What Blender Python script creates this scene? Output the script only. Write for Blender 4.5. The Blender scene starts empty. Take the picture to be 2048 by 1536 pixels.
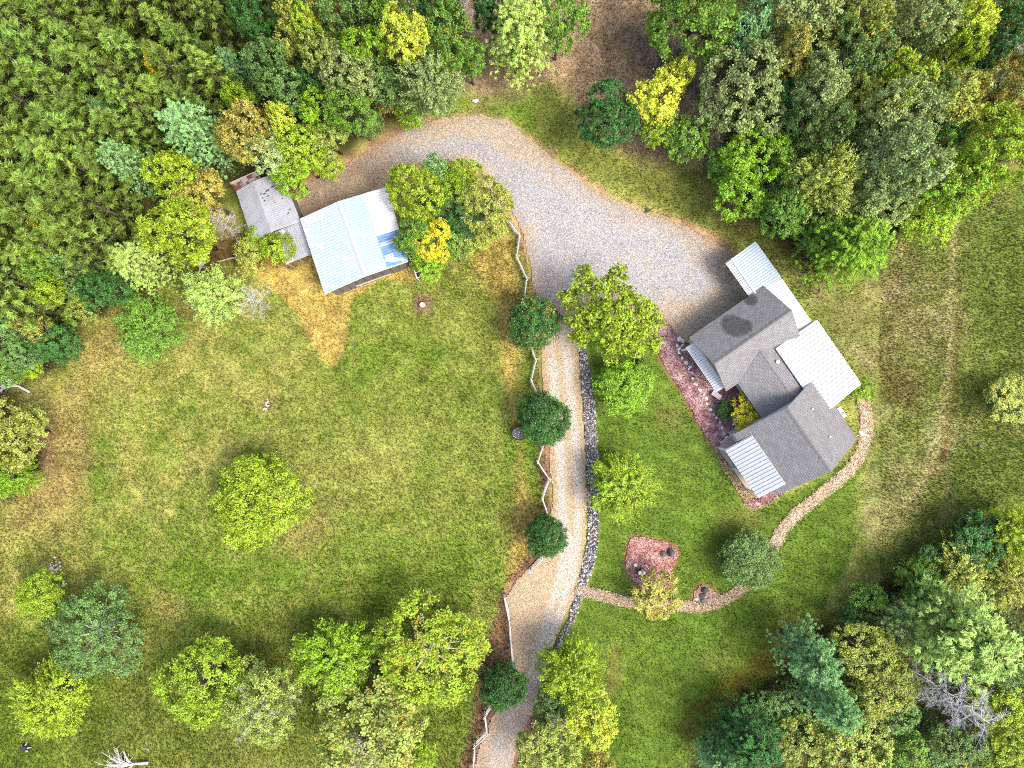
import bpy, bmesh, math, random
import numpy as np
from mathutils import Vector, Matrix

# ------------------------------------------------------------------ camera, world, sun, exposure
scene = bpy.context.scene
H = 57.0                      # drone height (m)
PX = 0.04                     # metres on the ground per photograph pixel
cam = bpy.data.cameras.new('camera'); cam_o = bpy.data.objects.new('camera', cam)
scene.collection.objects.link(cam_o)
cam_o.location = (0, 0, H); cam_o.rotation_euler = (0, 0, 0)
cam.sensor_width = 36; cam.lens = 36 * H / (2048 * PX)
cam.clip_start = 0.5; cam.clip_end = 2000
scene.camera = cam_o

SUN_EL = math.radians(58); SUN_H = Vector((0.90, -0.43)).normalized()
to_sun = Vector((SUN_H.x * math.cos(SUN_EL), SUN_H.y * math.cos(SUN_EL), math.sin(SUN_EL)))
world = bpy.data.worlds.new('World'); scene.world = world; world.use_nodes = True
wn = world.node_tree; bg = wn.nodes['Background']
sky = wn.nodes.new('ShaderNodeTexSky'); sky.sky_type = 'NISHITA'; sky.sun_disc = False
sky.sun_elevation = SUN_EL; sky.sun_rotation = math.atan2(SUN_H.x, SUN_H.y)
sky.air_density = 0.8; sky.dust_density = 4.0; sky.ozone_density = 0.6
wn.links.new(sky.outputs['Color'], bg.inputs['Color']); bg.inputs['Strength'].default_value = 0.15
sun = bpy.data.lights.new('sun', 'SUN'); sun.energy = 1.25; sun.angle = math.radians(20); sun.color = (1.0, 0.95, 0.86)
sun_o = bpy.data.objects.new('sun', sun); scene.collection.objects.link(sun_o)
sun_o.location = (30, -15, 60); sun_o.rotation_euler = to_sun.to_track_quat('Z', 'Y').to_euler()
scene.view_settings.view_transform = 'Standard'; scene.view_settings.look = 'None'
scene.view_settings.exposure = 1.74; scene.view_settings.gamma = 1.0
scene.view_settings.use_curve_mapping = False
scene.cycles.use_denoising = False; scene.cycles.filter_width = 1.0

R = random.Random(7); NR = np.random.default_rng(11)
COL = scene.collection.objects

# ------------------------------------------------------------------ helpers
def W(px, py, z=0.0):
    k = PX * (H - z) / H
    return Vector(((px - 1024) * k, (768 - py) * k, z))

def link(name, mesh, parent=None, **props):
    o = bpy.data.objects.new(name, mesh); COL.link(o)
    if parent is not None: o.parent = parent
    for k, v in props.items(): o[k] = v
    return o

def thing(name, label, cat, loc=(0, 0, 0), rz=0, group=None):
    o = bpy.data.objects.new(name, None); COL.link(o)
    o.empty_display_size = 0.3
    o.location = loc; o.rotation_euler = (0, 0, rz)
    o['label'] = label; o['category'] = cat
    if group: o['group'] = group
    return o

class MB:
    """collects polygons into one mesh"""
    def __init__(s): s.v = []; s.f = []
    def add(s, verts, faces):
        n = len(s.v); s.v += [tuple(p) for p in verts]; s.f += [tuple(i + n for i in f) for f in faces]
    def box(s, c, d, m=None):
        x, y, z = d[0] / 2, d[1] / 2, d[2] / 2
        vs = [Vector((sx * x, sy * y, sz * z)) for sz in (-1, 1) for sy in (-1, 1) for sx in (-1, 1)]
        if m is not None: vs = [m @ p for p in vs]
        vs = [p + Vector(c) for p in vs]
        s.add(vs, [(0, 2, 3, 1), (4, 5, 7, 6), (0, 1, 5, 4), (2, 6, 7, 3), (0, 4, 6, 2), (1, 3, 7, 5)])
    def tube(s, pts, rad, n=6, cap=True):
        pts = [Vector(p) for p in pts]; rings = []
        for i, p in enumerate(pts):
            t = (pts[min(i + 1, len(pts) - 1)] - pts[max(i - 1, 0)])
            t = t.normalized() if t.length > 1e-6 else Vector((0, 0, 1))
            u = t.cross(Vector((0.31, 0.2, 0.93)))
            if u.length < 1e-3: u = t.cross(Vector((1, 0, 0)))
            u.normalize(); w = t.cross(u)
            r = rad[i] if hasattr(rad, '__len__') else rad
            rings.append([p + (u * math.cos(2 * math.pi * k / n) + w * math.sin(2 * math.pi * k / n)) * r for k in range(n)])
        fs = []
        for i in range(len(pts) - 1):
            for k in range(n):
                fs.append((i * n + k, i * n + (k + 1) % n, (i + 1) * n + (k + 1) % n, (i + 1) * n + k))
        if cap:
            fs.append(tuple(reversed(range(n)))); fs.append(tuple(range((len(pts) - 1) * n, len(pts) * n)))
        s.add([p for r in rings for p in r], fs)
    def prism(s, outline, z0, z1):
        n = len(outline)
        s.add([(x, y, z0) for x, y in outline] + [(x, y, z1) for x, y in outline],
              [tuple(reversed(range(n))), tuple(range(n, 2 * n))] + [(i, (i + 1) % n, n + (i + 1) % n, n + i) for i in range(n)])
    def mesh(s, name, mat, smooth=False):
        me = bpy.data.meshes.new(name); me.from_pydata(s.v, [], s.f); me.update()
        if mat is not None: me.materials.append(mat)
        if smooth: me.polygons.foreach_set('use_smooth', [True] * len(me.polygons))
        return me
    def build(s, name, mat, parent=None, smooth=False, **props):
        return link(name, s.mesh(name, mat, smooth), parent, **props)

def np_mesh(name, verts, faces, mat, attrs=None, colors=None, smooth=False):
    """verts (N,3), faces (M,k) constant k; attrs: name->(N,) float; colors: name->(N,3)"""
    me = bpy.data.meshes.new(name)
    nv, nf, k = len(verts), len(faces), faces.shape[1]
    me.vertices.add(nv); me.vertices.foreach_set('co', np.asarray(verts, np.float32).ravel())
    me.loops.add(nf * k); me.loops.foreach_set('vertex_index', faces.astype(np.int32).ravel())
    me.polygons.add(nf); me.polygons.foreach_set('loop_start', np.arange(0, nf * k, k, dtype=np.int32))
    for n, a in (attrs or {}).items():
        at = me.attributes.new(n, 'FLOAT', 'POINT'); at.data.foreach_set('value', np.asarray(a, np.float32))
    for n, a in (colors or {}).items():
        at = me.attributes.new(n, 'FLOAT_COLOR', 'POINT')
        at.data.foreach_set('color', np.concatenate([a, np.ones((nv, 1))], 1).astype(np.float32).ravel())
    if mat is not None: me.materials.append(mat)
    me.update(calc_edges=True)
    if smooth: me.polygons.foreach_set('use_smooth', [True] * nf)
    return me

# value noise in numpy
_tab = NR.random((8, 256, 256))
def vnoise(x, y, s, k=0):
    x = x / s + 50.3 * (k + 1); y = y / s + 17.7 * (k + 1)
    xi = np.floor(x).astype(int); yi = np.floor(y).astype(int); fx = x - xi; fy = y - yi
    fx = fx * fx * (3 - 2 * fx); fy = fy * fy * (3 - 2 * fy); t = _tab[k % 8]
    g = lambda a, b: t[a % 256, b % 256]
    return (g(xi, yi) * (1 - fx) + g(xi + 1, yi) * fx) * (1 - fy) + (g(xi, yi + 1) * (1 - fx) + g(xi + 1, yi + 1) * fx) * fy
def fbm(x, y, s, k=0, o=4):
    a = 0; w = 0
    for i in range(o):
        a = a + vnoise(x, y, s / 2 ** i, k + i) * 0.55 ** i; w += 0.55 ** i
    return a / w
def smooth(a, b, x):
    t = np.clip((x - a) / (b - a), 0, 1); return t * t * (3 - 2 * t)

def sd_poly(x, y, poly):
    """signed distance in metres, negative inside; poly in photo pixels on the ground"""
    p = np.array([W(*q)[:2] for q in poly]); d = np.full(x.shape, 1e9); ins = np.zeros(x.shape, bool)
    for i in range(len(p)):
        a = p[i]; b = p[(i + 1) % len(p)]; e = b - a
        t = np.clip(((x - a[0]) * e[0] + (y - a[1]) * e[1]) / max(e @ e, 1e-9), 0, 1)
        d = np.minimum(d, (x - a[0] - t * e[0]) ** 2 + (y - a[1] - t * e[1]) ** 2)
        c = (a[1] > y) != (b[1] > y)
        if abs(e[1]) > 1e-9:
            ins ^= c & (x < e[0] * (y - a[1]) / e[1] + a[0])
    d = np.sqrt(d); return np.where(ins, -d, d)
def sd_line(x, y, line):
    p = np.array([W(*q)[:2] for q in line]); d = np.full(x.shape, 1e9)
    for i in range(len(p) - 1):
        a = p[i]; e = p[i + 1] - a
        t = np.clip(((x - a[0]) * e[0] + (y - a[1]) * e[1]) / max(e @ e, 1e-9), 0, 1)
        d = np.minimum(d, np.hypot(x - a[0] - t * e[0], y - a[1] - t * e[1]))
    return d

# ------------------------------------------------------------------ materials
class NT:
    def __init__(s, name):
        s.m = bpy.data.materials.new(name); s.m.use_nodes = True; s.t = s.m.node_tree
        s.b = s.t.nodes['Principled BSDF']; s.out = s.t.nodes['Material Output']
    def n(s, t, **kw):
        nd = s.t.nodes.new(t)
        for k, v in kw.items():
            if k.startswith('i_'): nd.inputs[k[2:].replace('_', ' ')].default_value = v
            else: setattr(nd, k, v)
        return nd
    def l(s, a, b): s.t.links.new(a, b)
    def math(s, op, a, b=None, clamp=False):
        nd = s.n('ShaderNodeMath', operation=op, use_clamp=clamp)
        for i, q in enumerate((a, b)):
            if q is None: continue
            if isinstance(q, (int, float)): nd.inputs[i].default_value = q
            else: s.l(q, nd.inputs[i])
        return nd.outputs[0]
    def mix(s, f, a, b, mode='MIX'):
        nd = s.n('ShaderNodeMix', data_type='RGBA', blend_type=mode)
        for q, i in ((f, 0), (a, 6), (b, 7)):
            if isinstance(q, (int, float)): nd.inputs[i].default_value = q
            elif isinstance(q, tuple): nd.inputs[i].default_value = (*q, 1)
            else: s.l(q, nd.inputs[i])
        return nd.outputs[2]
    def ramp(s, f, stops):
        nd = s.n('ShaderNodeValToRGB'); e = nd.color_ramp.elements
        while len(e) < len(stops): e.new(0.5)
        for q, (p, c) in zip(e, stops):
            q.position = p; q.color = (*c, 1) if isinstance(c, tuple) else (c, c, c, 1)
        s.l(f, nd.inputs[0]); return nd.outputs[0]
    def noise(s, vec, scale, detail=4, rough=0.6):
        nd = s.n('ShaderNodeTexNoise', i_Scale=scale, i_Detail=detail, i_Roughness=rough)
        if vec is not None: s.l(vec, nd.inputs['Vector'])
        return nd.outputs['Fac']
    def bump(s, h, strength, dist):
        nd = s.n('ShaderNodeBump', i_Strength=strength, i_Distance=dist); s.l(h, nd.inputs['Height'])
        s.l(nd.outputs[0], s.b.inputs['Normal'])
    def pos(s): return s.n('ShaderNodeNewGeometry').outputs['Position']
    def obj(s): return s.n('ShaderNodeTexCoord').outputs['Object']
    def rough(s, r, spec=0.3):
        s.b.inputs['Roughness'].default_value = r; s.b.inputs['Specular IOR Level'].default_value = spec

def scaled(nt, col, f):
    """multiply colour by scalar socket"""
    nd = nt.n('ShaderNodeVectorMath', operation='SCALE'); nt.l(col, nd.inputs[0]); nt.l(f, nd.inputs['Scale']); return nd.outputs[0]

def mat_ground():
    t = NT('ground_grass'); p = t.pos()
    c = t.n('ShaderNodeAttribute', attribute_name='gcol').outputs['Color']
    n1 = t.noise(p, 1.6, 4, 0.65); n2 = t.noise(p, 9.0, 5, 0.8)
    f = t.math('ADD', t.math('MULTIPLY', n1, 0.9), t.math('MULTIPLY', n2, 2.2))
    f = t.math('SUBTRACT', f, 0.55)
    t.l(scaled(t, c, f), t.b.inputs['Base Color']); t.rough(0.95, 0.1)
    t.bump(n2, 0.7, 0.12); return t.m
def mat_attr(name, lo, hi, scale, rough=0.95, bump=0.6, dist=0.05, spec=0.15):
    """macro colour from the mesh attribute, broken up into grains"""
    t = NT(name); p = t.pos()
    c = t.n('ShaderNodeAttribute', attribute_name='gcol').outputs['Color']
    v = t.n('ShaderNodeTexVoronoi', i_Scale=scale); t.l(p, v.inputs['Vector'])
    g = t.n('ShaderNodeSeparateColor'); t.l(v.outputs['Color'], g.inputs[0])
    n2 = t.noise(p, scale * 0.3, 3, 0.7)
    f = t.math('ADD', t.math('MULTIPLY', g.outputs[0], hi - lo), lo)
    f = t.math('MULTIPLY', f, t.math('ADD', t.math('MULTIPLY', n2, 0.7), 0.65))
    t.l(scaled(t, c, f), t.b.inputs['Base Color']); t.rough(rough, spec)
    t.bump(g.outputs[0], bump, dist); return t.m
def mat_blades():
    t = NT('grass_blades')
    c = t.n('ShaderNodeAttribute', attribute_name='gcol').outputs['Color']
    t.l(c, t.b.inputs['Base Color']); t.rough(0.8, 0.15)
    tr = t.n('ShaderNodeBsdfTranslucent'); t.l(c, tr.inputs[0])
    mx = t.n('ShaderNodeMixShader', i_Fac=0.3); t.l(t.b.outputs[0], mx.inputs[1]); t.l(tr.outputs[0], mx.inputs[2])
    t.l(mx.outputs[0], t.out.inputs['Surface']); return t.m
def mat_leaf():
    t = NT('foliage')
    oc = t.n('ShaderNodeObjectInfo').outputs['Color']
    v = t.n('ShaderNodeAttribute', attribute_name='v').outputs['Fac']
    w = t.n('ShaderNodeAttribute', attribute_name='w').outputs['Fac']
    acc = t.n('ShaderNodeAttribute', attribute_type='OBJECT', attribute_name='accent').outputs['Fac']
    hs = t.n('ShaderNodeHueSaturation'); t.l(oc, hs.inputs['Color'])
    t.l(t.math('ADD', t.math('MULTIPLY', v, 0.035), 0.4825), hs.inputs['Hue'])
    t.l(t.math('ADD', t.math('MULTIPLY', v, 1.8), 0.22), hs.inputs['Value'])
    m = t.math('GREATER_THAN', w, t.math('SUBTRACT', 1.0, acc))
    warm = t.mix(v, (0.34, 0.18, 0.03), (0.60, 0.47, 0.05))
    c = t.mix(t.math('MULTIPLY', m, 0.65), hs.outputs[0], warm)
    t.l(c, t.b.inputs['Base Color']); t.rough(0.55, 0.25)
    tr = t.n('ShaderNodeBsdfTranslucent'); t.l(c, tr.inputs[0])
    mx = t.n('ShaderNodeMixShader', i_Fac=0.30); t.l(t.b.outputs[0], mx.inputs[1]); t.l(tr.outputs[0], mx.inputs[2])
    t.l(mx.outputs[0], t.out.inputs['Surface']); return t.m
def mat_bark():
    t = NT('bark'); p = t.obj(); n = t.noise(p, 9, 4, 0.7)
    oc = t.n('ShaderNodeObjectInfo').outputs['Color']
    t.l(scaled(t, oc, t.math('ADD', t.math('MULTIPLY', n, 1.1), 0.45)), t.b.inputs['Base Color'])
    t.rough(0.9, 0.2); t.bump(n, 0.6, 0.03); return t.m
def mat_metal(name, base, rust=0.0, dirt=0.12, metallic=0.25, rough=0.42):
    t = NT(name); p = t.pos(); n = t.noise(p, 1.3, 5, 0.65); n2 = t.noise(p, 9, 4, 0.7)
    f = t.math('SUBTRACT', 1.0 + dirt * 0.5, t.math('MULTIPLY', t.math('ADD', n, t.math('MULTIPLY', n2, 0.5)), dirt * 1.3))
    c = t.n('ShaderNodeRGB'); c.outputs[0].default_value = (*base, 1)
    col = scaled(t, c.outputs[0], f)
    if rust > 0:
        m = t.ramp(t.math('ADD', t.math('MULTIPLY', n, 0.7), t.math('MULTIPLY', n2, 0.3)), [(0.56 - rust * 0.2, 0.0), (0.62 - rust * 0.2, 1.0)])
        col = t.mix(m, col, (0.10, 0.035, 0.022))
    t.l(col, t.b.inputs['Base Color']); t.b.inputs['Metallic'].default_value = metallic
    t.b.inputs['Roughness'].default_value = rough; return t.m
def mat_patched(name, base, patch, amount):
    """weathered coating with chalky worn patches"""
    t = NT(name); p = t.pos()
    mp = t.n('ShaderNodeMapping'); mp.inputs['Rotation'].default_value = (0, 0, math.radians(-24)); mp.inputs['Scale'].default_value = (0.35, 1.6, 1)
    t.l(p, mp.inputs[0]); n = t.noise(mp.outputs[0], 1.0, 3, 0.5); n2 = t.noise(p, 5, 4, 0.7)
    m = t.ramp(t.math('ADD', t.math('MULTIPLY', n, 0.85), t.math('MULTIPLY', n2, 0.15)), [(amount, 0.0), (amount + 0.03, 1.0)])
    c = t.mix(m, base, patch)
    t.l(scaled(t, c, t.math('ADD', t.math('MULTIPLY', n2, 0.3), 0.84)), t.b.inputs['Base Color'])
    t.b.inputs['Metallic'].default_value = 0.2; t.b.inputs['Roughness'].default_value = 0.45; return t.m
def mat_shingle():
    t = NT('asphalt_shingles'); uv = t.n('ShaderNodeUVMap').outputs[0]
    br = t.n('ShaderNodeTexBrick', i_Scale=1.0, offset=0.5)
    br.inputs['Brick Width'].default_value = 0.32; br.inputs['Row Height'].default_value = 0.165
    br.inputs['Mortar Size'].default_value = 0.015; br.inputs['Mortar Smooth'].default_value = 0.3
    br.inputs['Color1'].default_value = (0.142, 0.139, 0.141, 1); br.inputs['Color2'].default_value = (0.190, 0.185, 0.186, 1)
    br.inputs['Mortar'].default_value = (0.085, 0.08, 0.08, 1); br.inputs['Bias'].default_value = 0.0
    t.l(uv, br.inputs['Vector']); p = t.pos()
    n = t.noise(p, 0.8, 4, 0.6); g = t.noise(p, 28, 2, 0.8)
    f = t.math('ADD', t.math('MULTIPLY', n, 0.35), t.math('MULTIPLY', g, 1.1)); f = t.math('ADD', f, 0.28)
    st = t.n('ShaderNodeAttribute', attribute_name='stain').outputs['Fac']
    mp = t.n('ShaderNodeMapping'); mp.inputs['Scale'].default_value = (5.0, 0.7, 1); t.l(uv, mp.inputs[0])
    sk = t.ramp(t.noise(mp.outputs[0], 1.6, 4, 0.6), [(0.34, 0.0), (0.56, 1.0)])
    patch_fac = t.ramp(t.math('MULTIPLY', st, t.math('ADD', t.math('MULTIPLY', sk, 0.75), 0.45)), [(0.12, 0.0), (0.55, 1.0)])
    f = t.math('MULTIPLY', f, t.math('SUBTRACT', 1.0, t.math('MULTIPLY', patch_fac, 0.58)))  # darkens the slope in streaky oval patches
    t.l(scaled(t, br.outputs['Color'], f), t.b.inputs['Base Color']); t.rough(0.9, 0.2)
    t.bump(t.math('SUBTRACT', 1.0, br.outputs['Fac']), 0.5, 0.02); return t.m
def mat_plain(name, col, rough=0.7, var=0.25, scale=6, metallic=0, spec=0.3, bump=0.2):
    t = NT(name); p = t.obj(); n = t.noise(p, scale, 4, 0.65)
    c = t.n('ShaderNodeRGB'); c.outputs[0].default_value = (*col, 1)
    t.l(scaled(t, c.outputs[0], t.math('ADD', t.math('MULTIPLY', n, 2 * var), 1 - var)), t.b.inputs['Base Color'])
    t.rough(rough, spec); t.b.inputs['Metallic'].default_value = metallic
    if bump: t.bump(n, bump, 0.02)
    return t.m
def mat_stone(name, stops):
    t = NT(name); r = t.n('ShaderNodeObjectInfo').outputs['Random']
    i = t.n('ShaderNodeNewGeometry').outputs['Random Per Island']; p = t.pos(); n = t.noise(p, 11, 4, 0.7)
    q = t.math('FRACT', t.math('ADD', r, i))
    c = t.ramp(q, stops); t.l(scaled(t, c, t.math('ADD', t.math('MULTIPLY', n, 0.7), 0.65)), t.b.inputs['Base Color'])
    t.rough(0.85, 0.3); t.bump(n, 0.5, 0.03); return t.m

M_GROUND = mat_ground(); M_BLADE = mat_blades(); M_LEAF = mat_leaf(); M_BARK = mat_bark()
M_GRAVEL = mat_attr('driveway_gravel', 0.62, 1.34, 18, bump=0.9, dist=0.06)
M_MULCH = mat_attr('wood_mulch', 0.45, 1.5, 11, bump=1.0, dist=0.08)
M_CHIPCARD = M_BLADE
M_WHITE_METAL = mat_metal('white_sheet_metal', (0.43, 0.44, 0.45), dirt=0.16)
M_GALV = mat_metal('galvanised_sheet_metal', (0.31, 0.38, 0.45), dirt=0.14, metallic=0.5, rough=0.36)
M_SHED = mat_metal('tarnished_sheet_metal', (0.30, 0.312, 0.34), rust=-0.5, dirt=0.5, metallic=0.15, rough=0.6)
M_RUST = mat_metal('rusted_sheet_metal', (0.34, 0.30, 0.30), rust=0.5, dirt=0.5, metallic=0.1, rough=0.8)
M_BARN_BLUE = mat_patched('pale_blue_barn_coating', (0.37, 0.44, 0.505), (0.55, 0.56, 0.57), 0.64)
M_BARN_WORN = mat_patched('worn_white_barn_coating', (0.38, 0.45, 0.51), (0.58, 0.58, 0.58), 0.53)
M_BARN_WHITE = mat_patched('white_barn_coating', (0.44, 0.45, 0.465), (0.54, 0.54, 0.54), 0.60)
M_BARN_SKY = mat_patched('sky_blue_barn_coating', (0.25, 0.34, 0.435), (0.50, 0.53, 0.56), 0.63)
M_BARN_DEEP = mat_patched('deep_blue_barn_coating', (0.10, 0.20, 0.38), (0.36, 0.42, 0.5), 0.62)
M_SHINGLE = mat_shingle()
M_SIDING = mat_plain('clapboard_siding', (0.50, 0.46, 0.38), 0.7, 0.12, 3)
M_TRIM = mat_plain('white_painted_trim', (0.78, 0.78, 0.76), 0.5, 0.06, 4, bump=0)
M_FASCIA = mat_plain('pale_drip_edge', (0.55, 0.54, 0.52), 0.5, 0.1, 4, bump=0)
M_BARNWOOD = mat_plain('grey_barn_boards', (0.13, 0.11, 0.09), 0.9, 0.4, 5)
M_WOOD = mat_plain('weathered_rail_wood', (0.40, 0.385, 0.37), 0.85, 0.22, 14)
M_POSTWOOD = mat_plain('post_wood', (0.30, 0.25, 0.19), 0.9, 0.3, 10)
M_DARK = mat_plain('black_plastic', (0.018, 0.02, 0.026), 0.4, 0.3, 10, spec=0.5)
M_GLASS = mat_plain('window_glass', (0.03, 0.04, 0.05), 0.08, 0.05, 2, spec=0.6, bump=0)
M_TERRA = mat_plain('clay_pot', (0.32, 0.16, 0.09), 0.8, 0.2, 12)
M_CREAMPOT = mat_plain('cream_pot', (0.70, 0.62, 0.52), 0.6, 0.1, 8)
M_PIPE = mat_plain('white_pvc', (0.82, 0.82, 0.80), 0.35, 0.03, 3, bump=0)
M_STEEL = mat_plain('steel', (0.45, 0.46, 0.47), 0.4, 0.1, 8, metallic=0.8, bump=0)
M_RIVER = mat_stone('river_rock', [(0.0, (0.06, 0.068, 0.088)), (0.25, (0.12, 0.13, 0.155)), (0.5, (0.21, 0.215, 0.23)), (0.75, (0.31, 0.305, 0.30)), (1.0, (0.46, 0.455, 0.45))])
M_EDGE = mat_stone('pale_edging_stone', [(0.0, (0.45, 0.40, 0.33)), (0.5, (0.62, 0.58, 0.52)), (1.0, (0.74, 0.71, 0.66))])
M_BOULDER = mat_stone('dark_boulder', [(0.0, (0.03, 0.033, 0.04)), (0.5, (0.055, 0.058, 0.066)), (1.0, (0.10, 0.09, 0.085))])
M_BROWNROCK = mat_stone('brown_rock', [(0.0, (0.16, 0.10, 0.07)), (1.0, (0.28, 0.2, 0.15))])
M_PALEROCK = mat_stone('pale_rock', [(0.0, (0.36, 0.30, 0.29)), (1.0, (0.58, 0.5, 0.48))])

# ------------------------------------------------------------------ ground plan (photo pixels on the ground)
DRIVE = [(942, 1560), (956, 1500), (975, 1450), (1000, 1400), (1020, 1330), (1022, 1270), (1010, 1195), (1030, 1160), (1062, 1130),
         (1085, 1105), (1096, 1060), (1102, 1000), (1098, 940), (1094, 880), (1086, 800), (1082, 740), (1082, 680), (1078, 630), (1066, 570), (1055, 510),
         (1040, 460), (1022, 425), (1000, 395), (978, 370), (955, 340), (925, 322), (860, 322), (800, 350), (770, 378), (720, 400), (670, 408), (604, 440),
         (592, 415), (586, 385), (620, 362), (665, 342), (702, 318), (742, 298), (770, 280), (800, 262), (850, 243), (900, 232), (960, 229), (1010, 236),
         (1030, 250), (1060, 275), (1100, 305), (1140, 340), (1180, 370), (1215, 390), (1260, 410), (1300, 426), (1360, 446), (1420, 472), (1465, 505),
         (1500, 560), (1520, 590), (1385, 692), (1362, 684), (1345, 660), (1325, 634), (1295, 612), (1250, 604), (1190, 630), (1152, 655), (1157, 700),
         (1166, 800), (1172, 900), (1176, 1000), (1174, 1080), (1162, 1140), (1152, 1190), (1132, 1240), (1108, 1290), (1094, 1340), (1080, 1390), (1058, 1440), (1040, 1490), (1020, 1560)]
BED = [(1240, 600), (1300, 613), (1328, 634), (1348, 662), (1366, 684), (1390, 690), (1460, 770), (1500, 770), (1545, 835), (1500, 870), (1470, 880), (1452, 890), (1440, 906),
       (1428, 900), (1404, 862), (1378, 815), (1358, 778), (1336, 746), (1318, 715), (1310, 690), (1300, 660), (1275, 640), (1235, 622)]
BED_TAN = [(1428, 900), (1455, 893), (1532, 985), (1512, 1002), (1490, 1008), (1478, 990), (1462, 965), (1442, 935)]
BED_RED = [(1530, 984), (1560, 975), (1570, 986), (1540, 1006), (1518, 1019), (1502, 1018), (1484, 1006), (1512, 998)]
BED2 = [(1262, 1072), (1290, 1074), (1338, 1084), (1355, 1095), (1358, 1110), (1345, 1140), (1345, 1172), (1320, 1190), (1285, 1180), (1268, 1164), (1252, 1145), (1250, 1120), (1257, 1086)]
BED3 = [(1405, 1166), (1442, 1190), (1424, 1212), (1384, 1204), (1388, 1182)]
PATH1 = [(1725, 800), (1732, 830), (1732, 870), (1722, 905), (1700, 940), (1670, 966), (1632, 996), (1595, 1025), (1568, 1055), (1548, 1090), (1535, 1115)]
PATH2 = [(1160, 1181), (1185, 1186), (1215, 1194), (1255, 1204), (1300, 1209), (1350, 1211), (1395, 1214), (1430, 1207), (1462, 1192), (1485, 1174), (1505, 1150)]
STRIP_C = [(1164, 690), (1170, 740), (1177, 800), (1181, 860), (1184, 920), (1187, 980), (1187, 1040), (1185, 1090), (1176, 1130), (1166, 1165), (1154, 1205), (1142, 1240), (1125, 1275), (1106, 1310)]
STRIP_W = [16, 20, 25, 27, 28, 27, 24, 24, 26, 22, 17, 15, 15, 10]
FENCE = [(960, 365), (983, 384), (1000, 420), (1022, 453), (1038, 474), (1033, 516), (1053, 560), (1048, 603), (1063, 648), (1062, 692), (1071, 721), (1062, 761), (1076, 792), (1064, 838), (1088, 884), (1075, 922), (1098, 956), (1084, 995), (1097, 1034), (1080, 1075), (1084, 1112), (1060, 1138)]
FENCE2 = [(1009, 1190), (1019, 1238), (1022, 1285), (1028, 1328), (1000, 1368), (980, 1408), (970, 1424), (975, 1458), (950, 1482), (947, 1530), (930, 1556)]
HOUSE_FOOT = [(1385, 690), (1440, 655), (1500, 560), (1560, 570), (1625, 660), (1690, 760), (1690, 850), (1690, 880), (1640, 930), (1540, 975), (1480, 890), (1450, 790)]
BARN_FOOT = [(610, 440), (760, 385), (805, 515), (660, 575)]

def srgb(r, g, b):
    f = lambda c: ((c / 255 + 0.055) / 1.055) ** 2.4 if c > 10.3 else c / 255 / 12.92
    return np.array([f(r), f(g), f(b)])
K = 0.50            # photograph brightness -> albedo
C_MEADOW_G = srgb(128, 158, 54) * K; C_MEADOW_Y = srgb(196, 192, 104) * K; C_LAWN = srgb(122, 150, 56) * K; C_LAWN_D = srgb(92, 124, 40) * K
C_DRY = srgb(232, 200, 112) * K; C_TAN = srgb(200, 176, 112) * K; C_LITTER = srgb(178, 152, 118) * K; C_DUFF = srgb(132, 114, 100) * K
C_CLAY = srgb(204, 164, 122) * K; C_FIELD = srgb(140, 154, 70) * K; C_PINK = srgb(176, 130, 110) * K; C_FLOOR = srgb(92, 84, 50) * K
C_FIELD_G = srgb(126, 150, 62) * K; C_TRACK = srgb(206, 196, 132) * K

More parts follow.
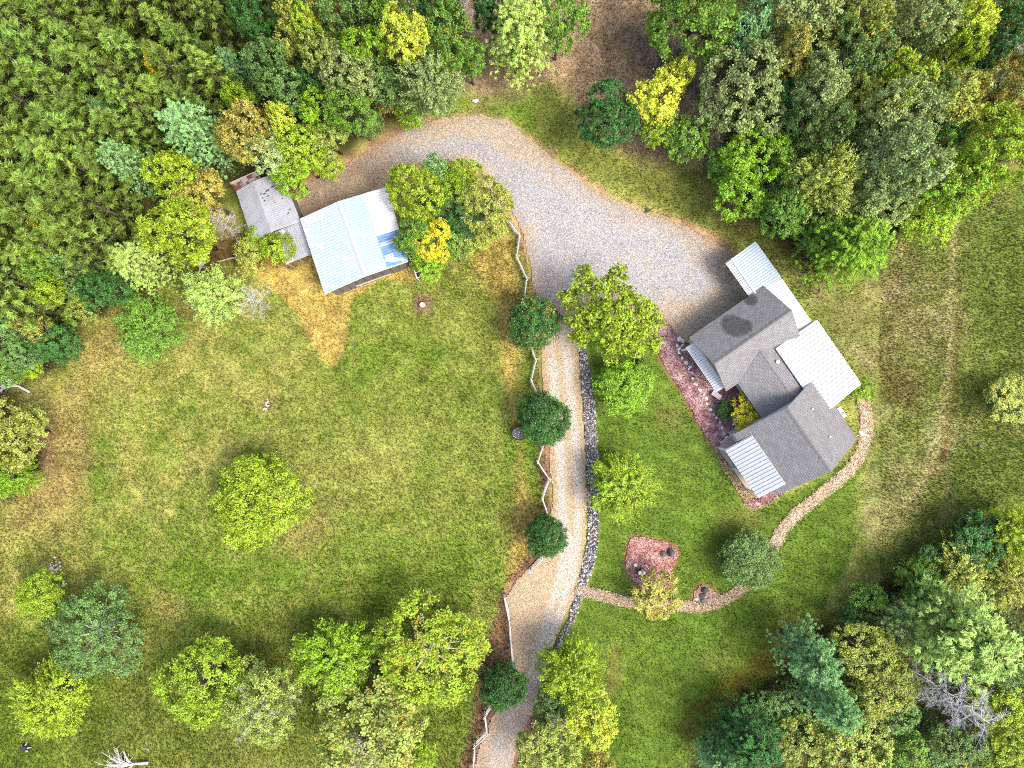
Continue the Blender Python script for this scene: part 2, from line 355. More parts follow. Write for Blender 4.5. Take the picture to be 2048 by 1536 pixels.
def ground_color(x, y):
    """macro ground colour: what grows or lies there"""
    n1 = fbm(x, y, 9, 0); n2 = fbm(x, y, 2.6, 2); n3 = fbm(x, y, 0.9, 4, 3)
    def lay(c, col, m): return c * (1 - m[:, None]) + col * m[:, None]
    wob = (fbm(x, y, 3, 5) - 0.5) * 1.6 + (n3 - 0.5) * 0.9
    def area(poly, soft, shift=0): return 1 - smooth(-soft, soft, sd_poly(x, y, poly) + wob * min(1, soft) + shift)
    t = smooth(0.30, 0.70, 0.30 * n2 + 0.42 * n1 + 0.28 * fbm(x, y, 0.5, 6, 3))
    c = C_MEADOW_G[None] * (1 - t[:, None]) + C_MEADOW_Y[None] * t[:, None]
    # greener meadow near its lower and right part
    g = area([(560, 900), (760, 620), (1000, 560), (1045, 760), (1050, 1000), (1000, 1180), (640, 1250), (300, 1200), (0, 1300), (0, 1560), (900, 1560), (960, 1250), (700, 1100)], 3.5)
    c = lay(c, C_MEADOW_G * (0.86 + 0.3 * n2[:, None]), g * 0.45)
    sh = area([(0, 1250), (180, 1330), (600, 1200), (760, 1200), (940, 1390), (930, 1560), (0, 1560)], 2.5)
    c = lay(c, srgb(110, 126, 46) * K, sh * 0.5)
    # dry and bare patches in the meadow
    for poly, col, s, st in (
            ([(60, 800), (160, 760), (190, 860), (170, 1000), (60, 1010)], C_TAN, 1.6, 0.75),
            ([(60, 830), (100, 850), (95, 920), (60, 940)], C_PINK * 0.8, 0.9, 0.7),
            ([(0, 960), (130, 960), (160, 1060), (0, 1080)], C_TAN, 1.6, 0.5),
            ([(120, 720), (250, 600), (290, 660), (180, 790)], C_TAN, 1.2, 0.55),
            ([(250, 560), (430, 620), (420, 680), (340, 640)], C_TAN, 1.0, 0.4),
            ([(290, 1160), (360, 1200), (350, 1250), (290, 1230)], C_TAN, 1.2, 0.6),
            ([(240, 1260), (330, 1280), (260, 1340), (210, 1330)], C_TAN, 1.2, 0.4),
            ([(540, 1050), (680, 1010), (640, 1100), (560, 1100)], C_TAN * 0.9, 1.5, 0.5),
            ([(570, 930), (820, 880), (800, 980), (640, 980)], C_MEADOW_Y, 2.0, 0.5),
            ([(830, 590), (862, 592), (860, 625), (832, 622)], C_PINK, 0.3, 0.8),
            ([(520, 795), (548, 795), (548, 822), (522, 822)], C_PINK, 0.4, 0.5)):
        c = lay(c, col, area(poly, s) * st)
    # unmown golden grass round the barn
    dry = area([(470, 520), (560, 500), (640, 470), (820, 505), (880, 560), (760, 560), (700, 600), (690, 690), (672, 728), (645, 722), (620, 680), (580, 610), (520, 560)], 0.25)
    c = lay(c, C_DRY * (0.7 + 0.6 * n3[:, None]), dry * 0.85)
    c = lay(c, C_DRY * (0.66 + 0.5 * n3[:, None]), area([(940, 520), (1010, 430), (1050, 600), (1040, 700), (1030, 780), (1050, 960), (1080, 1050), (1070, 1110), (1020, 1180), (1000, 1200), (1030, 1050), (1035, 900), (1005, 760), (1000, 620)], 0.5) * 0.7)
    # lawn and the rougher field beyond the path
    lawn = area([(1150, 690), (1300, 640), (1440, 900), (1500, 1030), (1640, 960), (1735, 890), (1700, 1130), (1640, 1220), (1560, 1330), (1400, 1560), (1060, 1560), (1110, 1320), (1180, 1150), (1190, 900)], 0.5)
    field = area([(1600, 560), (1780, 470), (1900, 420), (2100, 330), (2100, 1010), (1960, 1020), (1830, 1100), (1720, 1180), (1720, 1050), (1735, 890), (1735, 780), (1640, 640)], 0.7)
    tf = smooth(0.40, 0.80, 0.6 * n2 + 0.25 * n1 + 0.15 * n3)
    c = lay(c, C_FIELD * (1 - tf[:, None]) + C_TRACK * 0.78 * tf[:, None], field)
    stripe = 0.5 + 0.5 * np.sin((x * 0.42 + y * 0.9) * 5.0 + 2 * n1)
    c = lay(c, (C_LAWN_D + (C_LAWN - C_LAWN_D) * (0.15 + 0.9 * n2 + 0.5 * stripe)[:, None]), lawn)
    c = lay(c, C_FIELD_G, area([(1960, 420), (2100, 360), (2100, 700), (1980, 760), (1940, 640)], 2.0) * 0.65)
    c = lay(c, C_FIELD_G * 0.9, area([(1870, 900), (2100, 850), (2100, 1020), (1900, 1030)], 2.0) * 0.8)
    c = lay(c, srgb(176, 156, 106) * K, area([(1640, 580), (1800, 560), (1850, 660), (1820, 800), (1720, 740), (1650, 640)], 2.5) * 0.45 * (0.5 + n2))
    c = lay(c, srgb(140, 120, 72) * K, area([(1770, 740), (1830, 760), (1820, 800), (1770, 800)], 1.0) * 0.7)
    tr = np.minimum(sd_line(x, y, [(1910, 430), (1906, 520), (1902, 620), (1900, 740), (1890, 800), (1872, 890), (1850, 960), (1810, 1010)]) * 1.0, 9)
    c = lay(c, C_TRACK, (1 - smooth(0.12, 0.6, tr + wob * 0.2)) * 0.6)
    c = lay(c, srgb(150, 110, 80) * K, (1 - smooth(0.1, 0.7, sd_line(x, y, [(1922, 560), (1920, 640), (1912, 700), (1908, 800), (1896, 880), (1874, 950)]) + wob * 0.3)) * 0.25)
    c = lay(c, srgb(176, 96, 64) * K, area([(1888, 880), (1898, 882), (1892, 915), (1882, 915)], 0.3) * 0.7)
    c = lay(c, srgb(176, 96, 64) * K, area([(1865, 930), (1874, 932), (1860, 955), (1852, 950)], 0.3) * 0.7)
    c = lay(c, C_TRACK * 0.8, area([(1780, 1010), (1850, 1000), (1800, 1060), (1740, 1110), (1730, 1060)], 0.9) * 0.5)
    for poly, st in (([(1310, 820), (1370, 810), (1360, 860), (1320, 850)], 0.4), ([(1420, 1030), (1500, 1010), (1540, 1050), (1450, 1070)], 0.3), ([(1225, 1290), (1235, 1290), (1230, 1380), (1215, 1380)], 0.5),
                     ([(1380, 1300), (1470, 1290), (1450, 1340), (1390, 1340)], 0.2)):
        c = lay(c, srgb(160, 140, 84) * K, area(poly, 0.8) * st)
    c = lay(c, srgb(150, 124, 50) * K, area([(1530, 1280), (1560, 1240), (1590, 1230), (1570, 1340), (1420, 1430), (1380, 1480), (1360, 1440)], 1.2) * 0.6)
    # leaf litter under the trees at the top, orange clay along the gravel
    top = area([(880, -40), (1250, -60), (1420, 60), (1440, 180), (1440, 300), (1400, 340), (1330, 330), (1250, 300), (1180, 240), (1100, 170), (960, 200), (900, 170)], 1.2)
    c = lay(c, C_LITTER * (0.75 + 0.5 * n3[:, None]), top)
    c = lay(c, C_DUFF, area([(1250, 60), (1430, 60), (1450, 200), (1340, 200), (1290, 150)], 1.4) * 0.9)
    gr = area([(960, 190), (1100, 170), (1180, 260), (1260, 330), (1420, 340), (1500, 440), (1540, 520), (1440, 470), (1260, 400), (1120, 310), (1020, 235)], 0.9)
    c = lay(c, srgb(128, 138, 62) * K * (0.75 + 0.5 * n2[:, None]), gr * (0.25 + 0.65 * smooth(0.42, 0.6, n2)))
    c = lay(c, C_TAN * 0.9, area([(1400, 360), (1470, 400), (1500, 460), (1440, 440)], 1.0) * 0.5)
    dd = sd_poly(x, y, DRIVE)
    up = smooth(-6, 0, y - W(0, 700)[1])
    c = lay(c, C_CLAY * (0.75 + 0.5 * n3[:, None]), (1 - smooth(0.05, 0.7, dd + wob * 0.4)) * up * (0.3 + 0.7 * smooth(.42, .6, n2)))
    c = lay(c, C_PINK * (0.65 + 0.5 * n3[:, None]), (1 - smooth(0.1, 1.0, dd + wob * 0.5)) * (1 - up) * (x < W(1100, 0)[0]) * 0.9)
    c = lay(c, C_PINK * 0.8, area([(985, 1230), (1012, 1195), (1025, 1330), (990, 1400), (950, 1480), (930, 1560), (915, 1560), (950, 1420), (955, 1330)], 0.5) * 0.85)
    c = lay(c, C_CLAY, area([(570, 360), (720, 300), (800, 250), (820, 290), (690, 340), (600, 390), (612, 440), (598, 440)], 0.6) * 0.8)
    c = lay(c, C_DUFF * 1.1, area([(1040, 1560), (1060, 1470), (1100, 1330), (1110, 1320), (1090, 1450), (1070, 1560)], 0.5) * 0.8)
    c = lay(c, srgb(120, 84, 56) * K, area([(450, 460), (600, 450), (640, 500), (560, 530), (440, 530), (400, 560), (370, 540)], 0.8) * 0.8)
    for line in (BED2, BED3, BED):
        d = np.abs(sd_poly(x, y, line)); c = lay(c, srgb(176, 140, 92) * K, (1 - smooth(0.05, 0.3, d + wob * 0.1)) * 0.7)
    # forest floors
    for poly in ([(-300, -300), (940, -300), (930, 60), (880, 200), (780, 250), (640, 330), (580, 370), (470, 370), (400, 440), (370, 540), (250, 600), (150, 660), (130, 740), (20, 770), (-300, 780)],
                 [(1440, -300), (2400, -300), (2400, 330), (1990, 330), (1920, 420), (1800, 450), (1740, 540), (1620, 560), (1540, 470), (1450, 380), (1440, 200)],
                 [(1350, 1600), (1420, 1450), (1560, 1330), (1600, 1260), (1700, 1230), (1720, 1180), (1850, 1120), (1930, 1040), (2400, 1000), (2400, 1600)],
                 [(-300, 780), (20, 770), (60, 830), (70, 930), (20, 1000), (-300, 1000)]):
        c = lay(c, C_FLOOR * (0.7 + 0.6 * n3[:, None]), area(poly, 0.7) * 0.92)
    return np.clip(c * (0.66 + 0.68 * n3[:, None]), 0.004, 0.9)

def grid_ground():
    xs = np.unique(np.concatenate([np.linspace(-700, -60, 9), np.arange(-52, 52.01, 0.2), np.linspace(60, 700, 9)]))
    ys = np.unique(np.concatenate([np.linspace(-700, -50, 9), np.arange(-40, 40.01, 0.2), np.linspace(50, 700, 9)]))
    X, Y = np.meshgrid(xs, ys); x = X.ravel(); y = Y.ravel()
    z = -0.03 - 0.10 * fbm(x, y, 2.2, 1, 4)
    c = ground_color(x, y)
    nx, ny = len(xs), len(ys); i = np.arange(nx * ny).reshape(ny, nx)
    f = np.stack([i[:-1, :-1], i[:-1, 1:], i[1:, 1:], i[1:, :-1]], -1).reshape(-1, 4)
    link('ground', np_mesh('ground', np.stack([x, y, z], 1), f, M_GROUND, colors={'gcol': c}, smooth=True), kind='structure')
grid_ground()

def sheet(name, sdf, bounds, res, zfun, cfun, mat, wob=0.25, parent=None, **props):
    """ragged-edged surface cut out of a fine grid where sdf < 0"""
    a, b = W(bounds[0], bounds[3]), W(bounds[2], bounds[1])
    xs = np.arange(a.x, b.x, res); ys = np.arange(a.y, b.y, res)
    X, Y = np.meshgrid(xs, ys); x = X.ravel() + (NR.random(X.size) - .5) * res * .5; y = Y.ravel() + (NR.random(X.size) - .5) * res * .5
    d = sdf(x, y) + (fbm(x, y, 1.1, 3) - 0.5) * 2 * wob
    nx = len(xs); ny = len(ys); i = np.arange(nx * ny).reshape(ny, nx)
    f = np.stack([i[:-1, :-1], i[:-1, 1:], i[1:, 1:], i[1:, :-1]], -1).reshape(-1, 4)
    f = f[(d[f] < 0).all(1)]
    u, inv = np.unique(f, return_inverse=True); f = inv.reshape(-1, 4); x, y, d = x[u], y[u], d[u]
    me = np_mesh(name, np.stack([x, y, zfun(x, y, d)], 1), f, mat, colors={'gcol': cfun(x, y, d)}, smooth=True)
    return link(name, me, parent, **props)

def drive_color(x, y, d):
    n = fbm(x, y, 3.2, 1); n2 = fbm(x, y, 1.0, 3)
    def lay(c, col, m): return c * (1 - m[:, None]) + col * m[:, None]
    grey = srgb(198, 197, 199) * K; tan = srgb(208, 190, 166) * K; warm = srgb(218, 194, 156) * K; brown = srgb(164, 144, 120) * K
    c = np.repeat((tan * 0.95)[None], len(x), 0)
    lot = 1 - smooth(-1.5, 1.5, sd_poly(x, y, [(1050, 330), (1120, 350), (1250, 430), (1360, 470), (1430, 520), (1400, 580), (1280, 590), (1180, 580), (1090, 590), (1060, 520), (1030, 410)]) + (n - .5) * 3)
    c = lay(c, grey, lot * 0.9)
    c = lay(c, grey * 0.95, (1 - smooth(0.3, 1.6, sd_line(x, y, [(740, 320), (830, 305), (900, 296), (960, 305), (1010, 340), (1060, 380)]) + (n2 - .5))) * 0.75)
    c = lay(c, grey * 1.05, (1 - smooth(0.2, 1.0, sd_line(x, y, [(1408, 555), (1420, 566)]) + (n2 - .5))) * 0.6)
    c = lay(c, brown, (1 - smooth(-1, 2.5, sd_poly(x, y, [(560, 300), (760, 290), (800, 340), (760, 390), (600, 450)]))) * 0.8)
    low = smooth(0, 4, W(0, 640)[1] - y)
    c = lay(c, warm, low * 0.9)
    L1 = [(1098, 600), (1098, 680), (1108, 760), (1112, 830), (1120, 890), (1124, 960), (1124, 1030), (1136, 1080), (1126, 1140), (1100, 1220), (1078, 1300), (1056, 1370), (1030, 1420), (1000, 1480), (980, 1560)]
    L2 = [(1126, 600), (1130, 680), (1138, 760), (1146, 830), (1152, 900), (1156, 960), (1158, 1030), (1152, 1090), (1142, 1150), (1118, 1230), (1094, 1300), (1070, 1380), (1044, 1430), (1020, 1490), (1000, 1560)]
    track = np.minimum(sd_line(x, y, L1), sd_line(x, y, L2))
    c = lay(c, srgb(236, 231, 224) * K, (1 - smooth(0.18, 0.55, track + (n2 - .5) * 0.35)) * low * 0.6)
    c = lay(c, srgb(170, 158, 148) * K, smooth(0, 5, W(0, 1300)[1] - y) * 0.6)
    c = lay(c, C_CLAY * 1.0, smooth(-0.9, 0.0, d + (n2 - .5) * 0.9) * 0.35)
    c = lay(c, srgb(204, 176, 140) * K, smooth(0.5, 0.72, n2) * 0.3)
    return np.clip(c * (0.86 + 0.3 * n2[:, None]), 0.01, 0.9)
sheet('gravel_driveway', lambda x, y: sd_poly(x, y, DRIVE), (560, 200, 1560, 1570), 0.13,
      lambda x, y, d: 0.004 + 0.028 * smooth(0, -0.8, d) + 0.01 * fbm(x, y, 0.4, 2), drive_color, M_GRAVEL, 0.18, kind='structure')

def flatcol(a, b, s=0.5):
    a = np.array(a); b = np.array(b)
    def f(x, y, d):
        t = fbm(x, y, s, 4, 3)[:, None]; t = np.clip((t - 0.3) / 0.4, 0, 1); return a * (1 - t) + b * t
    return f
zm = lambda x, y, d: 0.004 + 0.05 * smooth(0, -0.5, d) + 0.03 * fbm(x, y, 0.25, 2, 2) * smooth(0, -0.2, d)
BB = lambda p: (min(q[0] for q in p) - 12, min(q[1] for q in p) - 12, max(q[0] for q in p) + 12, max(q[1] for q in p) + 12)
RED_A, RED_B = srgb(186, 136, 136) * K, srgb(232, 190, 188) * K
sheet('mulch_bed', lambda x, y: sd_poly(x, y, BED), BB(BED), 0.10, zm, flatcol(RED_A * .8, RED_B * .85), M_MULCH, 0.07, kind='structure')
sheet('mulch_bed', lambda x, y: sd_poly(x, y, BED_RED), BB(BED_RED), 0.08, zm, flatcol(RED_A, RED_B), M_MULCH, 0.07, kind='structure')
sheet('gravel_bed', lambda x, y: sd_poly(x, y, BED_TAN) , BB(BED_TAN), 0.08, lambda x, y, d: zm(x, y, d) - 0.003, flatcol(srgb(166, 136, 98) * K, srgb(206, 184, 140) * K), M_MULCH, 0.07, kind='structure')
sheet('mulch_bed', lambda x, y: sd_poly(x, y, BED2), BB(BED2), 0.08, zm, flatcol(srgb(206, 142, 130) * K, srgb(236, 188, 176) * K), M_MULCH, 0.06, kind='structure')
sheet('mulch_bed', lambda x, y: sd_poly(x, y, BED3), BB(BED3), 0.08, zm, flatcol(srgb(176, 136, 124) * K, srgb(208, 170, 156) * K), M_MULCH, 0.06, kind='structure')
pc = flatcol(srgb(232, 200, 160) * K, srgb(250, 230, 200) * K)
sheet('bark_path', lambda x, y: sd_line(x, y, PATH1) - 0.5, BB(PATH1), 0.09, zm, pc, M_MULCH, 0.07, kind='structure')
sheet('bark_path', lambda x, y: np.where(sd_poly(x, y, BED3) < 0, 1, sd_line(x, y, PATH2) - 0.42), BB(PATH2), 0.09, zm, pc, M_MULCH, 0.07, kind='structure')

# ------------------------------------------------------------------ grass blades, chips
def tufts(name, n, poly_bounds, keep, hgt, spread, wide):
    x0, y0, x1, y1 = poly_bounds; a, b = W(x0, y1), W(x1, y0)
    x = NR.uniform(a.x, b.x, n); y = NR.uniform(a.y, b.y, n); k = keep(x, y); x, y = x[k], y[k]; n = len(x)
    c = ground_color(x, y); br = NR.uniform(0.6, 1.6, n)[:, None]; hue = NR.normal(0, 1, n)[:, None]
    c = np.clip(c * br * (1 + hue * np.array([[0.10, 0.0, -0.05]])), 0.01, 0.8)
    B = 3; V = []; 
    h = hgt * NR.uniform(0.5, 1.4, n) * (0.55 + 0.9 * fbm(x, y, 1.2, 6, 3))
    for j in range(B):
        an = NR.uniform(0, 2 * np.pi, n); le = spread * NR.uniform(0.4, 1.3, n); w = wide * NR.uniform(0.6, 1.3, n)
        dx, dy = np.cos(an), np.sin(an)
        V.append(np.stack([np.stack([x - dy * w, y + dx * w, np.full(n, -0.09)], 1), np.stack([x + dy * w, y - dx * w, np.full(n, -0.09)], 1),
                           np.stack([x + dx * le, y + dy * le, h * NR.uniform(0.6, 1.1, n)], 1)], 1))
    V = np.stack(V, 1).reshape(-1, 3); f = np.arange(len(V)).reshape(-1, 3)
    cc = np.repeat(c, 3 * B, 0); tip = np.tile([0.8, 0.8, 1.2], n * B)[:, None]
    link(name, np_mesh(name, V, f, M_BLADE, colors={'gcol': cc * tip}), kind='stuff')
def grassy(x, y):
    ok = (sd_poly(x, y, DRIVE) > 0.15)
    for p in (BED, BED_RED, BED_TAN, BED2, BED3): ok &= sd_poly(x, y, p) > 0.05
    ok &= (sd_line(x, y, PATH1) > 0.55) & (sd_line(x, y, PATH2) > 0.47) & (sd_line(x, y, STRIP_C) > 0.6)
    ok &= (sd_poly(x, y, HOUSE_FOOT) > -0.3) & (sd_poly(x, y, BARN_FOOT) > -0.2)
    return ok
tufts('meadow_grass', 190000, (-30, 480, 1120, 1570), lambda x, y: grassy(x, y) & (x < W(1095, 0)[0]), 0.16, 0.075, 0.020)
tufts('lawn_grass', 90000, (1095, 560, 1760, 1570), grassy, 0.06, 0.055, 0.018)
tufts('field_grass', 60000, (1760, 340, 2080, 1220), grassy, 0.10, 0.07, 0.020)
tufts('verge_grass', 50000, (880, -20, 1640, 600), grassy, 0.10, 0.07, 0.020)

def chips(name, n, bounds, keep, cols, size, z0):
    a, b = W(bounds[0], bounds[3]), W(bounds[2], bounds[1])
    x = NR.uniform(a.x, b.x, n); y = NR.uniform(a.y, b.y, n); k = keep(x, y); x, y = x[k], y[k]; n = len(x)
    an = NR.uniform(0, np.pi, n); l = size * NR.uniform(.5, 1.4, n); w = l * NR.uniform(.25, .6, n)
    u = np.stack([np.cos(an) * l, np.sin(an) * l, NR.normal(0, .35, n) * l], 1); v = np.stack([-np.sin(an) * w, np.cos(an) * w, NR.normal(0, .3, n) * w], 1)
    p = np.stack([x, y, z0 + NR.uniform(0.02, .05, n)], 1)
    V = np.stack([p - u, p + v, p + u, p - v], 1).reshape(-1, 3)
    c = np.array(cols)[NR.integers(0, len(cols), n)] * NR.uniform(.5, 1.35, n)[:, None]
    link(name, np_mesh(name, V, np.arange(4 * n).reshape(-1, 4), M_BLADE, colors={'gcol': np.repeat(np.clip(c, 0, .85), 4, 0)}), kind='stuff')
red = [srgb(150, 86, 88) * K, srgb(170, 100, 96) * K, srgb(205, 160, 155) * K, srgb(96, 66, 74) * K, srgb(240, 215, 215) * K, srgb(214, 160, 160) * K]
chips('mulch_chips', 15000, BB(BED), lambda x, y: sd_poly(x, y, BED) < -0.02, red, 0.055, 0.05)
chips('mulch_chips', 2500, BB(BED_RED), lambda x, y: sd_poly(x, y, BED_RED) < -0.02, red, 0.055, 0.05)
chips('mulch_chips', 4500, BB(BED2), lambda x, y: sd_poly(x, y, BED2) < -0.02, [srgb(170, 96, 84) * K, srgb(214, 150, 136) * K, srgb(240, 205, 196) * K, srgb(140, 84, 76) * K], 0.05, 0.05)
chips('gravel_bed_pebbles', 6000, BB(BED_TAN), lambda x, y: sd_poly(x, y, BED_TAN) < -0.02, [srgb(230, 205, 160) * K, srgb(150, 120, 84) * K, srgb(90, 72, 54) * K, srgb(240, 230, 210) * K], 0.05, 0.05)
bark = [srgb(250, 222, 184) * K, srgb(232, 196, 152) * K, srgb(176, 136, 100) * K, srgb(255, 240, 214) * K, srgb(250, 228, 190) * K]
chips('bark_chips', 30000, BB(PATH1), lambda x, y: sd_line(x, y, PATH1) < 0.52 + NR.normal(0, .06, len(x)), bark, 0.06, 0.05)
chips('bark_chips', 26000, BB(PATH2), lambda x, y: sd_line(x, y, PATH2) < 0.44 + NR.normal(0, .06, len(x)), bark, 0.06, 0.05)
chips('driveway_pebbles', 90000, (560, 200, 1560, 1570), lambda x, y: sd_poly(x, y, DRIVE) < 0.1 + NR.normal(0, .2, len(x)),
      [srgb(232, 228, 224) * K, srgb(206, 196, 184) * K, srgb(160, 150, 142) * K, srgb(112, 104, 98) * K, srgb(216, 192, 160) * K], 0.034, 0.02)

# ------------------------------------------------------------------ stones
def rock_mesh(name, seed, mat, flat=0.7, n=15, size=1.0):
    r = random.Random(seed); bm = bmesh.new()
    for i in range(n):
        v = Vector((r.gauss(0, 1), r.gauss(0, 1), r.gauss(0, 1))).normalized() * r.uniform(0.82, 1.08)
        bm.verts.new((v.x * size, v.y * size * r.uniform(.8, 1.0), v.z * flat * size))
    g = bmesh.ops.convex_hull(bm, input=bm.verts)
    bmesh.ops.delete(bm, geom=[e for e in g['geom_interior'] if isinstance(e, bmesh.types.BMVert)], context='VERTS')
    me = bpy.data.meshes.new(name); bm.to_mesh(me); bm.free(); me.materials.append(mat); return me
RIVER = [rock_mesh('stone', 100 + i, M_RIVER) for i in range(9)]
def strip_sdf(x, y):
    p = [W(*q) for q in STRIP_C]; d = np.full(x.shape, 1e9)
    for i in range(len(p) - 1):
        a = p[i]; e = p[i + 1] - a; L2 = e.x ** 2 + e.y ** 2
        t = np.clip(((x - a.x) * e.x + (y - a.y) * e.y) / L2, 0, 1)
        w = (STRIP_W[i] * (1 - t) + STRIP_W[i + 1] * t) * PX / 2
        d = np.minimum(d, np.hypot(x - a.x - t * e.x, y - a.y - t * e.y) - w)
    return d
swale = sheet('rock_swale', strip_sdf, BB(STRIP_C), 0.1, lambda x, y, d: np.full(x.shape, 0.002), flatcol(srgb(90, 84, 82) * K, srgb(150, 124, 106) * K), M_MULCH, 0.05, kind='structure')
xs, ys = np.meshgrid(np.arange(W(1090, 0).x, W(1215, 0).x, 0.15), np.arange(W(0, 1320).y, W(0, 680).y, 0.15))
xs = xs.ravel() + NR.uniform(-.075, .075, xs.size); ys = ys.ravel() + NR.uniform(-.075, .075, ys.size)
k = strip_sdf(xs, ys) < -0.03; xs, ys = xs[k], ys[k]; sz = np.clip(NR.lognormal(-2.42, 0.28, len(xs)), 0.05, 0.15)
o = np.argsort(-sz); rest = MB()
for j, i in enumerate(o):
    rot = R.uniform(0, 6.28)
    if j < 300:
        s = link('stone', RIVER[j % 9], swale); s.location = (xs[i], ys[i], sz[i] * 0.35); s.scale = (sz[i],) * 3; s.rotation_euler = (R.uniform(-.4, .4), R.uniform(-.4, .4), rot)
    else:
        me = RIVER[j % 9]; m = Matrix.Translation((xs[i], ys[i], sz[i] * 0.35)) @ Matrix.Rotation(rot, 4, 'Z') @ Matrix.Scale(sz[i], 4)
        rest.add([m @ v.co for v in me.vertices], [tuple(p.vertices) for p in me.polygons])
rest.build('small_stones', M_RIVER, swale, kind='stuff')

EDGE = [rock_mesh('stone', 300 + i, M_EDGE, 0.45, 14) for i in range(6)]
edging = thing('stone_edging', 'curving row of pale stones dividing the red mulch bed in front of the house', 'stone edging', W(1400, 780))
edge_pts = [(1357, 678, 13, 17, 30), (1364, 682, 9, 14, 20), (1353, 691, 8, 8, 0), (1362, 691, 11, 8, 10), (1357, 698, 12, 8, 20), (1357, 705, 8, 9, 40), (1363, 716, 8, 9, 50), (1371, 725.5, 10, 12, 30),
            (1380, 734, 7, 10, 60), (1376, 738, 9, 7, 40), (1379, 744, 4, 6, 0), (1384, 746, 6, 9, 60), (1384, 757, 6, 9, 80), (1390, 768.6, 9, 14, 50), (1399, 780, 10, 9, 30), (1406, 789, 11, 7, 40), (1412, 797, 8, 11, 50),
            (1413, 807, 6, 9, 60), (1420, 819, 7, 12, 60), (1425.5, 829, 8, 10, 40), (1431.5, 835, 7, 6, 20), (1438, 845, 8, 9, 40), (1443, 855, 7, 9, 30), (1447.5, 866, 10, 12, 55), (1452, 874, 10, 8, 20)]
for i, (px, py, w, l, a) in enumerate(edge_pts):
    s = link('stone', EDGE[i % 6], edging); p = W(px, py); s.location = p - edging.location + Vector((0, 0, .09))
    s.scale = (w * PX / 2, l * PX / 2, 0.2); s.rotation_euler = (0, 0, math.radians(a))
steps = thing('flagstone_step', 'small flight of grey flagstones at the corner of the porch', 'steps', W(1460, 882))
for i, (px, py, w, l, a) in enumerate([(1447.5, 884, 16, 9, 35), (1461, 873, 10, 6, 30), (1455, 879, 14, 4, 32), (1468, 883, 14, 7, 30), (1462, 878, 15, 4, 32), (1456, 892, 11, 7, 32), (1464, 888, 9, 5, 30)]):
    b = MB(); ol = []
    for q in range(9):
        an = q * 2 * math.pi / 9; rr = R.uniform(.85, 1.1)
        ol.append((max(-1, min(1, 1.3 * math.cos(an) * rr)) * w * PX / 2, max(-1, min(1, 1.3 * math.sin(an) * rr)) * l * PX / 2))
    b.prism(ol, 0.0, 0.08 + 0.03 * (i % 3)); s = b.build('flagstone', M_EDGE if i % 2 else M_PALEROCK, steps)
    s.location = W(px, py) - steps.location; s.rotation_euler = (0, 0, math.radians(a))

def boulder(label, cat, px, py, r, mat, seed, flat=0.7, sx=1, rz=0, name='boulder', group=None):
    me = rock_mesh(name, seed, mat, flat, 26)
    o = link(name, me); o.location = W(px, py) + Vector((0, 0, r * flat * 0.6)); o.scale = (r * sx, r, r); o.rotation_euler = (0, 0, rz)
    o['label'] = label; o['category'] = cat
    if group: o['group'] = group
    return o
boulder('round dark grey boulder beside the brown stump in the pink mulch bed', 'boulder', 1326, 1107, 0.30, M_BOULDER, 1)
boulder('largest two-toned dark boulder with a pointed top in the pink mulch bed', 'boulder', 1340, 1104, 0.44, M_BOULDER, 2, 0.9, 0.75, 0.5)
boulder('flat round brown stone touching the two dark boulders in the pink mulch bed', 'stone', 1327, 1097, 0.18, M_BROWNROCK, 3, 0.5)
boulder('dark angular upright rock at the top of the small triangular bed', 'boulder', 1408, 1180, 0.34, M_BOULDER, 4, 0.8, 1.0)
boulder('glossy black boulder in the middle of the small triangular bed', 'boulder', 1404, 1191, 0.27, M_BOULDER, 5)
boulder('black boulder at the lower edge of the small triangular bed by the path', 'boulder', 1406, 1201, 0.25, M_BOULDER, 6)
boulder('rusty brown rock beside the black boulders in the small triangular bed', 'rock', 1419, 1199, 0.30, M_BROWNROCK, 7, 0.5)
boulder('small pale grey rock apart from the black boulders in the triangular bed', 'rock', 1391, 1197, 0.15, M_PALEROCK, 8)
boulder('lone pale rock in the dry grass above the gravel lot', 'rock', 951, 203, 0.24, M_PALEROCK, 9, 0.6, 1.2, name='rock')
boulder('small dark rock in the green patch of the field near the yellowing shrub', 'rock', 1959, 892, 0.16, M_BOULDER, 10, 0.5, name='rock')
boulder('small dark rock in the mown field below the red bare patches', 'rock', 1903, 991, 0.14, M_BOULDER, 12, 0.5, name='rock')
boulder('dark mossy rock beside the fence and the lowest dark round tree', 'rock', 1014, 1300, 0.22, M_BOULDER, 13, 0.6, name='rock')
for j, (px, py, lab) in enumerate([(1279, 722, 'upper'), (1289, 745, 'lower')]):
    boulder('%s black rock in the soil behind the round bright green lawn tree' % lab, 'rock', px, py, 0.2, M_BOULDER, 20 + j, 0.6, name='rock')
def pile(label, px, py, n, spread, rr, mat, seed):
    t = thing('rock_pile', label, 'rock pile', W(px, py)); r = random.Random(seed)
    for i in range(n):
        s = link('stone', rock_mesh('stone', seed * 50 + i % 4, mat, 0.6, 13) if i < 4 else t.children[i % 4].data, t); q = rr * r.uniform(.6, 1.3)
        s.location = (r.gauss(0, spread), r.gauss(0, spread * 1.2), q * .35); s.scale = (q,) * 3; s.rotation_euler = (0, 0, r.uniform(0, 6))
pile('heap of pinkish stones in the meadow between the lone round tree and the barn', 533, 810, 9, 0.14, 0.12, M_PALEROCK, 5)
pile('heap of brown and grey stones beside the small lime tree and white pipe', 110, 1133, 22, 0.24, 0.13, M_PALEROCK, 6)
pile('scatter of pale stones in the dry grass at the edge of the lower woods', 1790, 1140, 5, 0.4, 0.12, M_PALEROCK, 7)

